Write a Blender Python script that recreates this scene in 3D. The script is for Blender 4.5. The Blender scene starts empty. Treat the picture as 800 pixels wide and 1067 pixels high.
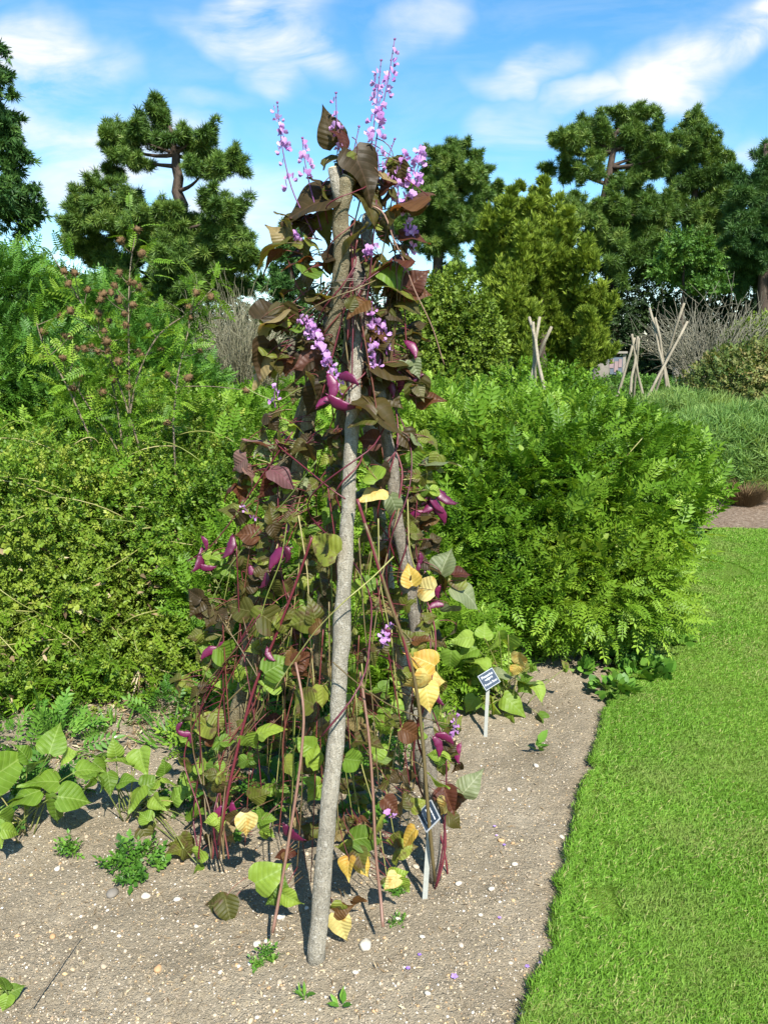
import bpy, math, random
import numpy as np
from mathutils import Vector, Matrix

S = bpy.context.scene
COL = S.collection
R = math.radians
rng = np.random.default_rng(11)
random.seed(11)

# ------------------------------------------------------------------ camera
CAM_H, FPX, PITCH = 1.6, 830.0, R(11.1)
cd = bpy.data.cameras.new("camera"); cam = bpy.data.objects.new("camera", cd); COL.objects.link(cam)
cam.location = (0, 0, CAM_H); cam.rotation_euler = (R(90) - PITCH, 0, 0)
cd.sensor_fit = 'VERTICAL'; cd.sensor_height = 36.0; cd.sensor_width = 27.0
cd.lens = 36.0 * FPX / 1067.0
cd.clip_start = 0.05; cd.clip_end = 2000
S.camera = cam
CP, SP = math.cos(PITCH), math.sin(PITCH)

# ------------------------------------------------------------------ light, sky, exposure
SUN_EL, SUN_AZ = 47.0, 20.0            # behind the camera, a little to its right
S.view_settings.view_transform = 'Standard'; S.view_settings.look = 'None'
S.view_settings.exposure = 1.12; S.view_settings.gamma = 1.0; S.view_settings.use_curve_mapping = False
sd = Vector((math.sin(R(SUN_AZ)) * math.cos(R(SUN_EL)), -math.cos(R(SUN_AZ)) * math.cos(R(SUN_EL)), math.sin(R(SUN_EL))))
sl = bpy.data.lights.new("sun", 'SUN'); so = bpy.data.objects.new("sun", sl); COL.objects.link(so)
sl.energy = 5.0; sl.angle = R(0.5); sl.color = (1.0, 0.955, 0.87)
so.location = (4, -8, 12); so.rotation_euler = (-sd).to_track_quat('-Z', 'Y').to_euler()

def pix_dir(px, py):
    a = (px - 400.0) / FPX; b = (533.5 - py) / FPX
    return np.array([a, CP + b * SP, -SP + b * CP])
def at(px, py, Y):
    d = pix_dir(px, py); return np.array([0, 0, CAM_H]) + d * (Y / d[1])
def gr(px, py, z=0.0):
    d = pix_dir(px, py); return np.array([0, 0, CAM_H]) + d * ((z - CAM_H) / d[2])
def pxl(n, Y):                         # n photograph pixels at distance Y in metres
    return n * Y / FPX

W = bpy.data.worlds.new("World"); S.world = W; W.use_nodes = True
nt = W.node_tree; nt.nodes.clear(); N = nt.nodes.new; L = nt.links.new
out = N('ShaderNodeOutputWorld'); bg = N('ShaderNodeBackground'); L(bg.outputs[0], out.inputs[0])
bg.inputs[1].default_value = 0.08
sky = N('ShaderNodeTexSky'); sky.sky_type = 'NISHITA'; sky.sun_disc = False
sky.sun_elevation = R(SUN_EL); sky.sun_rotation = R(180 - SUN_AZ)
sky.air_density = 1.0; sky.dust_density = 0.15; sky.ozone_density = 2.0; sky.altitude = 100
tc = N('ShaderNodeTexCoord'); sep = N('ShaderNodeSeparateXYZ'); L(tc.outputs['Generated'], sep.inputs[0])
def wm(op, a, b=None, c=None):
    n = N('ShaderNodeMath'); n.operation = op
    for i, v in enumerate((a, b, c)):
        if v is None: continue
        if isinstance(v, (int, float)): n.inputs[i].default_value = v
        else: L(v, n.inputs[i])
    return n.outputs[0]
yy = wm('MAXIMUM', sep.outputs[1], 0.06)
cu = wm('DIVIDE', sep.outputs[0], yy); cv = wm('DIVIDE', sep.outputs[2], yy)
comb = N('ShaderNodeCombineXYZ'); L(cu, comb.inputs[0]); L(cv, comb.inputs[1])
# gentle warp so that cloud edges fray
wn = N('ShaderNodeTexNoise'); wn.inputs['Scale'].default_value = 5.0; wn.inputs['Detail'].default_value = 4
L(comb.outputs[0], wn.inputs['Vector'])
wv = N('ShaderNodeVectorMath'); wv.operation = 'MULTIPLY_ADD'
L(wn.outputs['Color'], wv.inputs[0]); wv.inputs[1].default_value = (0.26, 0.22, 0); wv.inputs[2].default_value = (-0.13, -0.11, 0)
wp = N('ShaderNodeVectorMath'); wp.operation = 'ADD'; L(wv.outputs[0], wp.inputs[0]); L(comb.outputs[0], wp.inputs[1])
def cloud(px, py, rx, ry, rot, amt):
    d = pix_dir(px, py); u0, v0 = d[0] / d[1], d[2] / d[1]
    m = N('ShaderNodeMapping'); m.vector_type = 'TEXTURE'
    m.inputs['Location'].default_value = (u0, v0, 0); m.inputs['Rotation'].default_value = (0, 0, R(rot))
    m.inputs['Scale'].default_value = (rx / FPX, ry / FPX, 1)
    L(wp.outputs[0], m.inputs['Vector'])
    ln = N('ShaderNodeVectorMath'); ln.operation = 'LENGTH'; L(m.outputs[0], ln.inputs[0])
    mr = N('ShaderNodeMapRange'); mr.interpolation_type = 'SMOOTHERSTEP'
    mr.inputs[1].default_value = 1.0; mr.inputs[2].default_value = 0.0; mr.inputs[3].default_value = 0; mr.inputs[4].default_value = amt
    L(ln.outputs['Value'], mr.inputs[0]); return mr.outputs[0]
cl = None
for c in [(45, 70, 120, 75, -15, 1.0), (270, 35, 130, 55, -8, .95), (270, 70, 60, 50, 30, .6), (110, 165, 190, 50, -8, .75), (255, 225, 120, 60, 0, .75),
          (715, 58, 200, 62, 27, 1.05), (790, 25, 120, 60, 30, .9), (600, 100, 110, 26, 8, .65), (530, 68, 75, 34, 5, .55), (525, 135, 60, 60, -35, .6),
          (440, 18, 40, 75, -35, .42), (60, 190, 150, 50, 0, .55), (290, 250, 110, 40, 0, .45), (780, 160, 60, 26, 0, .5),
          (190, 120, 110, 22, 10, .3)]:
    v = cloud(*c); cl = v if cl is None else wm('MAXIMUM', cl, v)
fn = N('ShaderNodeTexNoise'); fn.inputs['Scale'].default_value = 8.0; fn.inputs['Detail'].default_value = 11; fn.inputs['Roughness'].default_value = 0.6
fn.inputs['Distortion'].default_value = 0.5
fm = N('ShaderNodeMapping'); fm.inputs['Rotation'].default_value = (0, 0, R(-20)); fm.inputs['Scale'].default_value = (0.7, 2.2, 1)
L(comb.outputs[0], fm.inputs['Vector']); L(fm.outputs[0], fn.inputs['Vector'])
fr = N('ShaderNodeMapRange'); fr.inputs[1].default_value = 0.30; fr.inputs[2].default_value = 0.62; fr.inputs[3].default_value = 0.08; fr.inputs[4].default_value = 1.4
L(fn.outputs['Fac'], fr.inputs[0])
cf = wm('MULTIPLY', cl, fr.outputs[0])
veil = N('ShaderNodeMapRange'); veil.inputs[1].default_value = 0.45; veil.inputs[2].default_value = 0.8; veil.inputs[3].default_value = 0.0; veil.inputs[4].default_value = 0.22
L(fn.outputs['Fac'], veil.inputs[0])
cf = wm('MINIMUM', wm('MAXIMUM', cf, veil.outputs[0]), 0.97)
hs = N('ShaderNodeHueSaturation'); hs.inputs['Hue'].default_value = 0.492; hs.inputs['Saturation'].default_value = 1.3; hs.inputs['Value'].default_value = 1.35
L(sky.outputs[0], hs.inputs['Color'])
mx = N('ShaderNodeMix'); mx.data_type = 'RGBA'; L(cf, mx.inputs['Factor'])
L(hs.outputs[0], mx.inputs['A']); mx.inputs['B'].default_value = (5.9, 6.1, 6.3, 1)
L(mx.outputs['Result'], bg.inputs[0])

# ------------------------------------------------------------------ small toolbox
ORG = {}
def _hash(i, j, k, sd):
    h = (i * 374761393 + j * 668265263 + k * 1442695041 + sd * 974634777) & 0xffffffff
    h = ((h ^ (h >> 13)) * 1274126177) & 0xffffffff
    return ((h ^ (h >> 16)) & 0xffff) / 32767.5 - 1.0
def _vn(p, sd):
    i = np.floor(p).astype(np.int64); f = p - i; f = f * f * (3 - 2 * f); r = 0.0
    for a in (0, 1):
        wa = f[..., 0] if a else 1 - f[..., 0]
        for b in (0, 1):
            wb = f[..., 1] if b else 1 - f[..., 1]
            for c in (0, 1):
                wc = f[..., 2] if c else 1 - f[..., 2]
                r = r + wa * wb * wc * _hash(i[..., 0] + a, i[..., 1] + b, i[..., 2] + c, sd)
    return r
def vnoise(p, f=1.0, seed=0.0):        # value noise with three octaves, about -1..1
    p = np.asarray(p, float) * f * .45
    if p.shape[-1] == 2: p = np.concatenate([p, np.zeros(p.shape[:-1] + (1,))], -1)
    p = p + 17.3; sd = int(seed * 31.7) & 0xffff
    return 1.25 * (_vn(p, sd) + .5 * _vn(p * 2.13, sd + 7) + .27 * _vn(p * 4.31, sd + 19)) / 1.2
def unit(v):
    v = np.asarray(v, float); return v / np.maximum(np.linalg.norm(v, axis=-1, keepdims=True), 1e-9)
def frames(d, n):                      # matrices whose columns are side, along, normal
    d = unit(d); x = unit(np.cross(d, n)); z = np.cross(x, d)
    return np.stack([x, d, z], -1)
def rand_dir(k):
    return unit(rng.normal(size=(k, 3)))

class Geo:
    def __init__(s): s.v = []; s.f = []; s.r = []; s.uv = []; s.n = 0
    def add(s, v, f, r=None, uv=None):
        v = np.asarray(v, float).reshape(-1, 3); f = np.asarray(f, int).reshape(-1, 3)
        s.v.append(v); s.f.append(f + s.n); s.n += len(v)
        s.r.append(np.full(len(v), rng.random()) if r is None else np.broadcast_to(np.asarray(r, float), (len(v),)))
        s.uv.append(np.zeros((len(v), 2)) if uv is None else uv)
    def scatter(s, tmpl, P, M, sc, r=None):
        V, F, UV = tmpl; k = len(P)
        if k == 0: return
        sc = np.asarray(sc, float)
        if sc.ndim == 0: sc = np.full(k, float(sc))
        if sc.ndim == 1: sc = np.repeat(sc[:, None], 3, 1)
        X = np.einsum('kij,knj->kni', M, V[None] * sc[:, None, :]) + P[:, None, :]
        f = F[None] + (np.arange(k) * len(V))[:, None, None]
        r = rng.random(k) if r is None else np.asarray(r)
        s.add(X.reshape(-1, 3), f.reshape(-1, 3), np.repeat(r, len(V)), np.tile(UV, (k, 1)))
    def tube(s, pts, rad, n=7, r=None, wob=0.0):
        pts = np.asarray(pts, float); m = len(pts); rad = np.broadcast_to(np.asarray(rad, float), (m,))
        t = np.gradient(pts, axis=0); t = unit(t)
        ref = np.array([0, 0, 1.0]) if abs(t[0, 2]) < .8 else np.array([0, 1.0, 0])
        a = unit(np.cross(t, ref)); b = np.cross(t, a)
        th = np.linspace(0, 2 * np.pi, n, endpoint=False)
        rr = rad[:, None] * (1 + wob * rng.normal(size=(m, n)))
        V = pts[:, None] + rr[..., None] * (np.cos(th)[None, :, None] * a[:, None] + np.sin(th)[None, :, None] * b[:, None])
        V = np.concatenate([V.reshape(-1, 3), pts[:1], pts[-1:]])
        i = np.arange(m - 1)[:, None] * n; j = np.arange(n)[None]; jn = (j + 1) % n
        q0, q1, q2, q3 = (i + j).ravel(), (i + jn).ravel(), (i + n + jn).ravel(), (i + n + j).ravel()
        F = np.concatenate([np.stack([q0, q1, q2], 1), np.stack([q0, q2, q3], 1)])
        c0, c1 = m * n, m * n + 1; jj = np.arange(n); jk = (jj + 1) % n; e = (m - 1) * n
        F = np.concatenate([F, np.stack([jk, jj, np.full(n, c0)], 1), np.stack([e + jj, e + jk, np.full(n, c1)], 1)])
        L_ = np.concatenate([[0], np.cumsum(np.linalg.norm(np.diff(pts, axis=0), axis=1))])
        uv = np.stack([np.tile(np.arange(n) / n, m), np.repeat(L_, n)], 1); uv = np.concatenate([uv, uv[:1], uv[-1:]])
        s.add(V, F, r, uv)
    def box(s, c, h, M=None, r=.5):
        V = np.array([[x, y, z] for x in (-1, 1) for y in (-1, 1) for z in (-1, 1)], float) * np.asarray(h)
        if M is not None: V = V @ np.asarray(M).T
        F = [(0, 1, 3), (0, 3, 2), (4, 6, 7), (4, 7, 5), (0, 4, 5), (0, 5, 1), (2, 3, 7), (2, 7, 6), (0, 2, 6), (0, 6, 4), (1, 5, 7), (1, 7, 3)]
        s.add(V + np.asarray(c), F, r)
    def mesh(s, name, mat, org=(0, 0, 0), smooth=True):
        V = np.concatenate(s.v) - np.asarray(org); F = np.concatenate(s.f)
        me = bpy.data.meshes.new(name)
        me.vertices.add(len(V)); me.vertices.foreach_set('co', V.astype(np.float32).ravel())
        me.loops.add(F.size); me.loops.foreach_set('vertex_index', F.astype(np.int32).ravel())
        me.polygons.add(len(F)); me.polygons.foreach_set('loop_start', np.arange(0, F.size, 3, dtype=np.int32))
        me.update(calc_edges=True)
        me.polygons.foreach_set('use_smooth', np.full(len(F), smooth))
        a = me.attributes.new('rnd', 'FLOAT', 'POINT'); a.data.foreach_set('value', np.concatenate(s.r).astype(np.float32))
        u = me.attributes.new('luv', 'FLOAT2', 'POINT'); u.data.foreach_set('vector', np.concatenate(s.uv).astype(np.float32).ravel())
        me.materials.append(mat); return me
    def build(s, name, mat, parent=None, smooth=True, org=None):
        o_ = ORG[parent.name] if parent is not None else (np.zeros(3) if org is None else np.asarray(org, float))
        me = s.mesh(name, mat, o_, smooth); o = bpy.data.objects.new(name, me); COL.objects.link(o)
        if parent is not None: o.parent = parent
        else: o.location = o_
        ORG[o.name] = o_; return o

def tag(o, label=None, cat=None, group=None, kind=None):
    if label: o['label'] = label
    if cat: o['category'] = cat
    if group: o['group'] = group
    if kind: o['kind'] = kind
    return o
def thing(name, loc, label, cat, group=None):
    o = bpy.data.objects.new(name, None); COL.objects.link(o); o.location = loc; o.empty_display_size = .1
    ORG[o.name] = np.asarray(loc, float); return tag(o, label, cat, group)
def pivot(name, parent, loc):          # an Empty for a part that only carries sub-parts
    o = bpy.data.objects.new(name, None); COL.objects.link(o); o.parent = parent; o.location = np.asarray(loc) - ORG[parent.name]
    o.empty_display_size = .03; ORG[o.name] = np.asarray(loc, float); return o

# ------------------------------------------------------------------ leaf and other templates: (verts, tris, uv)
def T(v, f, uv=None):
    v = np.asarray(v, float); return v, np.asarray(f, int), (np.asarray(uv, float) if uv is not None else np.stack([v[:, 1], v[:, 0]], 1))
def leaflet(w=.22, fold=.06, droop=.08):
    v = [(0, 0, 0), (-w * .9, .35, fold), (-w * .7, .7, fold * .6 - droop * .4), (0, 1, -droop), (w * .7, .7, fold * .6 - droop * .4), (w * .9, .35, fold), (0, .5, -.01)]
    return T(v, [(0, 6, 1), (1, 6, 2), (2, 6, 3), (3, 6, 4), (4, 6, 5), (5, 6, 0)])
def diamond(w=.25, fold=.08, droop=.05):
    return T([(0, 0, 0), (-w, .45, fold), (0, 1, -droop), (w, .45, fold)], [(0, 2, 1), (0, 3, 2)])
def join(parts):
    v, f, u, n = [], [], [], 0
    for a, b, c in parts: v.append(a); f.append(b + n); u.append(c); n += len(a)
    return np.concatenate(v), np.concatenate(f), np.concatenate(u)
def moved(t, loc, d, n, sc):
    M = frames(np.array(d, float), np.array(n, float)); return (t[0] * sc) @ M.T + np.asarray(loc), t[1], t[2]
def frond(pairs=6, ll=.30, w=.2, droop=.35, ang=62, simple=True):
    lf = diamond(w) if simple else leaflet(w); parts = []
    def rach(t): return np.array([0, t, .12 * t - droop * t * t])
    for i in range(pairs):
        t = .18 + .74 * i / max(1, pairs - 1); p = rach(t); s = ll * (1 - .35 * abs(t - .45))
        for sg in (-1, 1):
            a = R(ang) * sg; parts.append(moved(lf, p, (math.sin(a), math.cos(a) , -.12 + .1 * random.uniform(-1, 1)), (.25 * sg * random.uniform(-.6, 1), 0.1, 1), s * random.uniform(.85, 1.15)))
    parts.append(moved(lf, rach(.97), (0, 1, -.3), (0, .2, 1), ll))
    st = [rach(t) for t in (0, .35, .7, 1)]; hw = .012
    v = []; f = []
    for k, p in enumerate(st): v += [p + (-hw, 0, 0), p + (hw, 0, 0)]
    for k in range(3): f += [(2 * k, 2 * k + 1, 2 * k + 3), (2 * k, 2 * k + 3, 2 * k + 2)]
    parts.append(T(v, f, [(9, 9)] * len(v)))
    return join(parts)
def sprig(k=7, w=.3, ll=.4, spread=.9):    # short twig set with small leaves
    lf = diamond(w, .08, .1); parts = []
    for i in range(k):
        t = i / k; a = i * 2.4; d = np.array([math.cos(a) * spread, .55, math.sin(a) * spread]); parts.append(moved(lf, (0, t * .7, 0), d, (-.3 * math.cos(a), 1 - t, -.3 * math.sin(a) + .6), ll * (1 - .3 * t)))
    parts.append(moved(lf, (0, .7, 0), (0, 1, 0), (0, 0, 1), ll))
    return join(parts)
def tuft(k=16, w=.035, cone=1.0, l0=.7):   # needles fanning from one point
    v = []; f = []
    for i in range(k):
        a = i * 2.39996; q = (i + .5) / k; th = cone * math.sqrt(q) * 1.35
        d = np.array([math.sin(th) * math.cos(a), math.cos(th), math.sin(th) * math.sin(a)]) * random.uniform(l0, 1)
        s = unit(np.cross(d, rand_dir(1)[0])) * w; n = len(v)
        v += [d * .08 - s, d * .08 + s, d * .75 + s * .7, d]; f += [(n, n + 1, n + 2), (n, n + 2, n + 3)]
    return T(v, f)
def blade(bend=.5, w=.05):
    v = [(-w, 0, 0), (w, 0, 0), (-w * .8, .5, bend * .18), (w * .8, .5, bend * .18), (0, 1, bend * .75)]
    return T(v, [(0, 1, 3), (0, 3, 2), (2, 3, 4)])
def bean_leaf(curl=.2, fold=.25, wave=.04, tw=0.0, rows=13):
    cols = np.array([-1, -.66, -.33, 0, .33, .66, 1]); v = []; uv = []
    ph = random.uniform(0, 6)
    for i in range(rows + 1):
        t = i / rows; tt = min(max(t, .012), .995)
        w = .47 * math.sin(math.pi * tt ** .52) ** .84 * (1 - .22 * tt)
        if t > .6: w *= 1 - .62 * ((t - .6) / .4) ** .8
        for c in cols:
            x = c * w; back = .07 * abs(c) ** 1.5 * (1 - t) ** 6
            z = fold * abs(x) * (1 - .5 * abs(c)) - curl * t * t - .35 * curl * x * x * 4 * .5 + wave * abs(c) * math.sin(9 * t + ph + (1.7 if c > 0 else 0)) + tw * x * (t - .3)
            v.append((x, t - back, z)); uv.append((t, c * w))
    n = len(cols); f = []
    for i in range(rows):
        for j in range(n - 1):
            a = i * n + j; f += [(a, a + 1, a + n + 1), (a, a + n + 1, a + n)]
    return T(v, f, uv)
BEAN = [bean_leaf(c, fo, wa, tw) for c, fo, wa, tw in [(.18, .45, .045, .4), (.35, .3, .06, -.5), (.5, .55, .05, .3), (.25, .75, .06, .7), (.6, .2, .07, -.7), (.15, -.3, .06, .5), (.4, .65, .08, 0), (.8, .4, .06, .6), (.3, .9, .05, -.3)]]
FROND_A = [frond(6, .33, .21, d, 60) for d in (.2, .4, .6)]
FROND_B = [frond(8, .24, .2, d, 66) for d in (.15, .4, .7)]
SPRIG = [sprig(7), sprig(6, .38, .45, .7), sprig(9, .25, .35, 1.1)]
FINE = [tuft(14, .03, .8), tuft(12, .04, 1.1)]
TUFT = [tuft(18, .05, 1.0), tuft(15, .06, .8), tuft(20, .045, 1.25)]
SPRAY = [tuft(10, .09, .45, .5), tuft(12, .07, .6, .5)]

# ------------------------------------------------------------------ materials
def new_mat(name):
    m = bpy.data.materials.new(name); m.use_nodes = True; t = m.node_tree; t.nodes.clear(); return m, t
def nd(t, kind, **kw):
    n = t.nodes.new(kind)
    for k, v in kw.items():
        if k in n.inputs: n.inputs[k].default_value = v
        else: setattr(n, k, v)
    return n
def ramp(t, src, stops, interp='LINEAR'):
    n = t.nodes.new('ShaderNodeValToRGB'); e = n.color_ramp; e.interpolation = interp
    while len(e.elements) > 1: e.elements.remove(e.elements[-1])
    for i, (p, c) in enumerate(stops):
        el = e.elements[0] if i == 0 else e.elements.new(p); el.position = p; el.color = (*c, 1)
    t.links.new(src, n.inputs[0]); return n.outputs[0]
def mixc(t, f, a, b, mode='MIX'):
    n = t.nodes.new('ShaderNodeMix'); n.data_type = 'RGBA'; n.blend_type = mode
    for k, v in (('Factor', f), ('A', a), ('B', b)):
        if hasattr(v, 'links'): t.links.new(v, n.inputs[k])
        elif isinstance(v, tuple): n.inputs[k].default_value = (*v, 1) if len(v) == 3 else v
        else: n.inputs[k].default_value = v
    return n.outputs['Result']
def mth(t, op, a, b=0.0):
    n = t.nodes.new('ShaderNodeMath'); n.operation = op
    for i, v in enumerate((a, b)):
        if hasattr(v, 'links'): t.links.new(v, n.inputs[i])
        else: n.inputs[i].default_value = v
    return n.outputs[0]
def mrange(t, src, a, b, c=0.0, d=1.0):
    n = t.nodes.new('ShaderNodeMapRange'); t.links.new(src, n.inputs[0])
    for i, v in enumerate((a, b, c, d)): n.inputs[i + 1].default_value = v
    return n.outputs[0]
def attr(t, name, o='Fac'):
    n = t.nodes.new('ShaderNodeAttribute'); n.attribute_name = name; return n.outputs[o]
def noise(t, scale, detail=3, rough=.5, vec=None):
    n = nd(t, 'ShaderNodeTexNoise', Scale=scale, Detail=detail, Roughness=rough)
    if vec is None:
        g = t.nodes.new('ShaderNodeTexCoord'); vec = g.outputs['Object']
    t.links.new(vec, n.inputs['Vector']); return n.outputs['Fac']
def finish(t, col, rough=.5, spec=.5, trans=0.0, tcol=None, bump=None, bstr=.3, bdist=.01, coat=0.0):
    o = nd(t, 'ShaderNodeOutputMaterial'); p = nd(t, 'ShaderNodeBsdfPrincipled')
    if hasattr(col, 'links'): t.links.new(col, p.inputs['Base Color'])
    else: p.inputs['Base Color'].default_value = (*col, 1)
    if hasattr(rough, 'links'): t.links.new(rough, p.inputs['Roughness'])
    else: p.inputs['Roughness'].default_value = rough
    p.inputs['Specular IOR Level'].default_value = spec; p.inputs['Coat Weight'].default_value = coat; p.inputs['Coat Roughness'].default_value = .25
    if bump is not None:
        b = nd(t, 'ShaderNodeBump', Strength=bstr, Distance=bdist); t.links.new(bump, b.inputs['Height']); t.links.new(b.outputs[0], p.inputs['Normal'])
    s = p.outputs[0]
    if trans:
        tr = nd(t, 'ShaderNodeBsdfTranslucent')
        if tcol is None: t.links.new(col, tr.inputs[0])
        elif hasattr(tcol, 'links'): t.links.new(tcol, tr.inputs[0])
        else: tr.inputs[0].default_value = (*tcol, 1)
        mxs = nd(t, 'ShaderNodeMixShader'); mxs.inputs[0].default_value = trans
        t.links.new(s, mxs.inputs[1]); t.links.new(tr.outputs[0], mxs.inputs[2]); s = mxs.outputs[0]
    t.links.new(s, o.inputs[0])
def leaf_mat(name, stops, trans=.3, rough=.42, spec=.45, patch=1.2, pcol=None, tgain=(1.5, 1.35, .7)):
    m, t = new_mat(name); c = ramp(t, attr(t, 'rnd'), stops)
    if pcol: c = mixc(t, mrange(t, noise(t, patch, 3), .5, .68, 0, .75), c, pcol)
    tc_ = mixc(t, 1.0, c, (*tgain, 1), 'MULTIPLY')
    finish(t, c, rough + .05, spec * .6, trans * .85, tc_); return m
def plain(name, c, rough=.5, spec=.5, bump_scale=None, bstr=.3, var=.2, coat=0, trans=0, metallic=0):
    m, t = new_mat(name); f = noise(t, bump_scale or 20, 4, .6)
    col = mixc(t, f, tuple(x * (1 - var) for x in c), tuple(min(1, x * (1 + var)) for x in c))
    finish(t, col, rough, spec, trans, None, f if bump_scale else None, bstr, .004, coat); return m

def hero_leaf(name, stops, vein, under, trans=.3, blotch=None, rough=.5):
    m, t = new_mat(name); c = ramp(t, attr(t, 'rnd'), stops)
    uv = attr(t, 'luv', 'Vector'); sp = nd(t, 'ShaderNodeSeparateXYZ'); t.links.new(uv, sp.inputs[0])
    au = mth(t, 'ABSOLUTE', sp.outputs[1]); mid = mrange(t, au, .006, .022, 1, 0)
    ph = mth(t, 'SUBTRACT', sp.outputs[0], mth(t, 'MULTIPLY', au, .62))
    w = mth(t, 'ABSOLUTE', mth(t, 'SUBTRACT', mth(t, 'FRACT', mth(t, 'MULTIPLY', ph, 7.0)), .5))
    side = mrange(t, w, .0, .075, .75, 0); vn = mth(t, 'MAXIMUM', mid, side)
    n1 = noise(t, 45, 4, .6); c = mixc(t, mrange(t, n1, .3, .75, 0, .55), c, mixc(t, 1.0, c, (.55, .55, .6, 1), 'MULTIPLY'))
    if blotch: c = mixc(t, mrange(t, noise(t, 26, 3, .6), .52, .62, 0, .8), c, blotch)
    c = mixc(t, mth(t, 'MULTIPLY', vn, .5), c, vein)
    g = nd(t, 'ShaderNodeNewGeometry'); cu_ = mixc(t, mth(t, 'MULTIPLY', g.outputs['Backfacing'], .75), c, under)
    hgt = mth(t, 'ADD', mth(t, 'MULTIPLY', mrange(t, w, 0, .5, 0, 1), .8), mth(t, 'MULTIPLY', n1, .5))
    finish(t, cu_, rough, .27, trans, mixc(t, 1.0, c, (2.3, 1.7, .8, 1), 'MULTIPLY'), hgt, .7, .002); return m

M_SOIL, t = new_mat('soil')
n1 = noise(t, 2.2, 5, .6); n2 = noise(t, 60, 5, .7); n3 = noise(t, 220, 3, .6)
c = ramp(t, n1, [(.28, (.23, .185, .122)), (.5, (.325, .268, .184)), (.72, (.405, .342, .245))])
c = mixc(t, mrange(t, n2, .35, .75, 0, .7), c, (.17, .14, .095)); c = mixc(t, mrange(t, n3, .62, .72, 0, .65), c, (.50, .44, .34))
vo = nd(t, 'ShaderNodeTexVoronoi', Scale=140.0); g = nd(t, 'ShaderNodeTexCoord'); t.links.new(g.outputs['Object'], vo.inputs['Vector'])
c = mixc(t, mrange(t, vo.outputs['Distance'], .12, .3, .55, 0), c, mixc(t, vo.outputs['Color'], (.36, .30, .21), (.52, .48, .41)))
finish(t, c, .92, .15, bump=mth(t, 'ADD', mth(t, 'ADD', n2, mth(t, 'MULTIPLY', n3, .35)), mth(t, 'MULTIPLY', mrange(t, vo.outputs['Distance'], 0, .35, 1, 0), .3)), bstr=1.0, bdist=.02)
M_TURF, t = new_mat('turf')
n1 = noise(t, 1.6, 4, .6); n2 = noise(t, 90, 4, .7)
c = ramp(t, n2, [(.3, (.055, .09, .008)), (.6, (.10, .165, .014)), (.8, (.155, .215, .03))]); c = mixc(t, mrange(t, n1, .55, .75, 0, .35), c, (.12, .17, .04))
finish(t, c, .85, .2, bump=n2, bstr=.7, bdist=.02)
M_FIELD, t = new_mat('ground')
n1 = noise(t, .35, 5, .6); n2 = noise(t, 9, 5, .7)
c = ramp(t, n1, [(.3, (.06, .085, .02)), (.6, (.10, .13, .035)), (.8, (.15, .15, .06))]); c = mixc(t, mrange(t, n2, .4, .7, 0, .5), c, (.05, .075, .015))
finish(t, c, .95, .1, bump=n2, bstr=.8, bdist=.05)
M_MULCH, t = new_mat('mulch')
n2 = noise(t, 28, 5, .75); c = ramp(t, n2, [(.3, (.09, .055, .035)), (.5, (.20, .145, .10)), (.7, (.34, .27, .2))])
finish(t, c, .95, .1, bump=n2, bstr=1, bdist=.03)
M_PEB, t = new_mat('pebble')
c = ramp(t, attr(t, 'rnd'), [(0, (.20, .16, .115)), (.3, (.34, .275, .19)), (.6, (.42, .36, .27)), (.76, (.50, .36, .18)), (.84, (.40, .23, .11)), (.9, (.50, .46, .39)), (1, (.64, .61, .55))])
f = noise(t, 90, 4, .6); c = mixc(t, mrange(t, f, .35, .7, 0, .35), c, (.24, .19, .13)); finish(t, c, .7, .3, bump=f, bstr=.4, bdist=.003)
M_FLINT, t = new_mat('flint')
f = noise(t, 60, 5, .65); c = mixc(t, mrange(t, f, .4, .7), (.52, .48, .40), (.32, .265, .19)); finish(t, c, .55, .4, bump=f, bstr=.5, bdist=.004)

def bark_mat(name, a, b, lich=None, sc=1.0):
    m, t = new_mat(name); g = nd(t, 'ShaderNodeTexCoord'); mp = nd(t, 'ShaderNodeMapping'); mp.inputs['Scale'].default_value = (1, 1, .35)
    t.links.new(g.outputs['Object'], mp.inputs[0])
    f1 = noise(t, 105 * sc, 7, .75, mp.outputs[0]); f2 = noise(t, 14 * sc, 4, .6, mp.outputs[0]); f3 = noise(t, 260 * sc, 3, .6)
    c = mixc(t, mrange(t, f1, .35, .65), a, b); c = mixc(t, mrange(t, f2, .45, .7, 0, .6), c, tuple(x * .62 for x in a))
    if lich: c = mixc(t, mrange(t, noise(t, 85 * sc, 5, .75), .54, .62, 0, .65), c, lich)
    c = mixc(t, mrange(t, f3, .56, .68, 0, .8), c, tuple(x * .3 for x in a))
    finish(t, c, .85, .2, bump=mth(t, 'ADD', mth(t, 'ADD', f1, f2), mth(t, 'MULTIPLY', f3, .5)), bstr=1.0, bdist=.009); return m
M_POLE_GREY = bark_mat('pole_grey_bark', (.235, .21, .16), (.39, .355, .28), (.47, .445, .38))
M_POLE_OLIVE = bark_mat('pole_olive_bark', (.16, .13, .075), (.25, .21, .125), (.30, .27, .18))
M_POLE_BROWN = bark_mat('pole_brown_bark', (.15, .125, .095), (.27, .235, .185), (.34, .31, .26))
M_TRUNK = bark_mat('pine_bark', (.045, .034, .026), (.10, .072, .055), None, .08)
M_TWIG = bark_mat('twig_bark', (.15, .115, .075), (.28, .23, .16))
M_GREYTWIG = bark_mat('grey_twig', (.15, .14, .10), (.26, .25, .185), None, .3)
M_CANE = bark_mat('cane_bark', (.21, .18, .125), (.36, .32, .24), None, .5)
M_CUT = plain('cut_wood', (.45, .36, .22), .8, .2, 60, .4)
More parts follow.
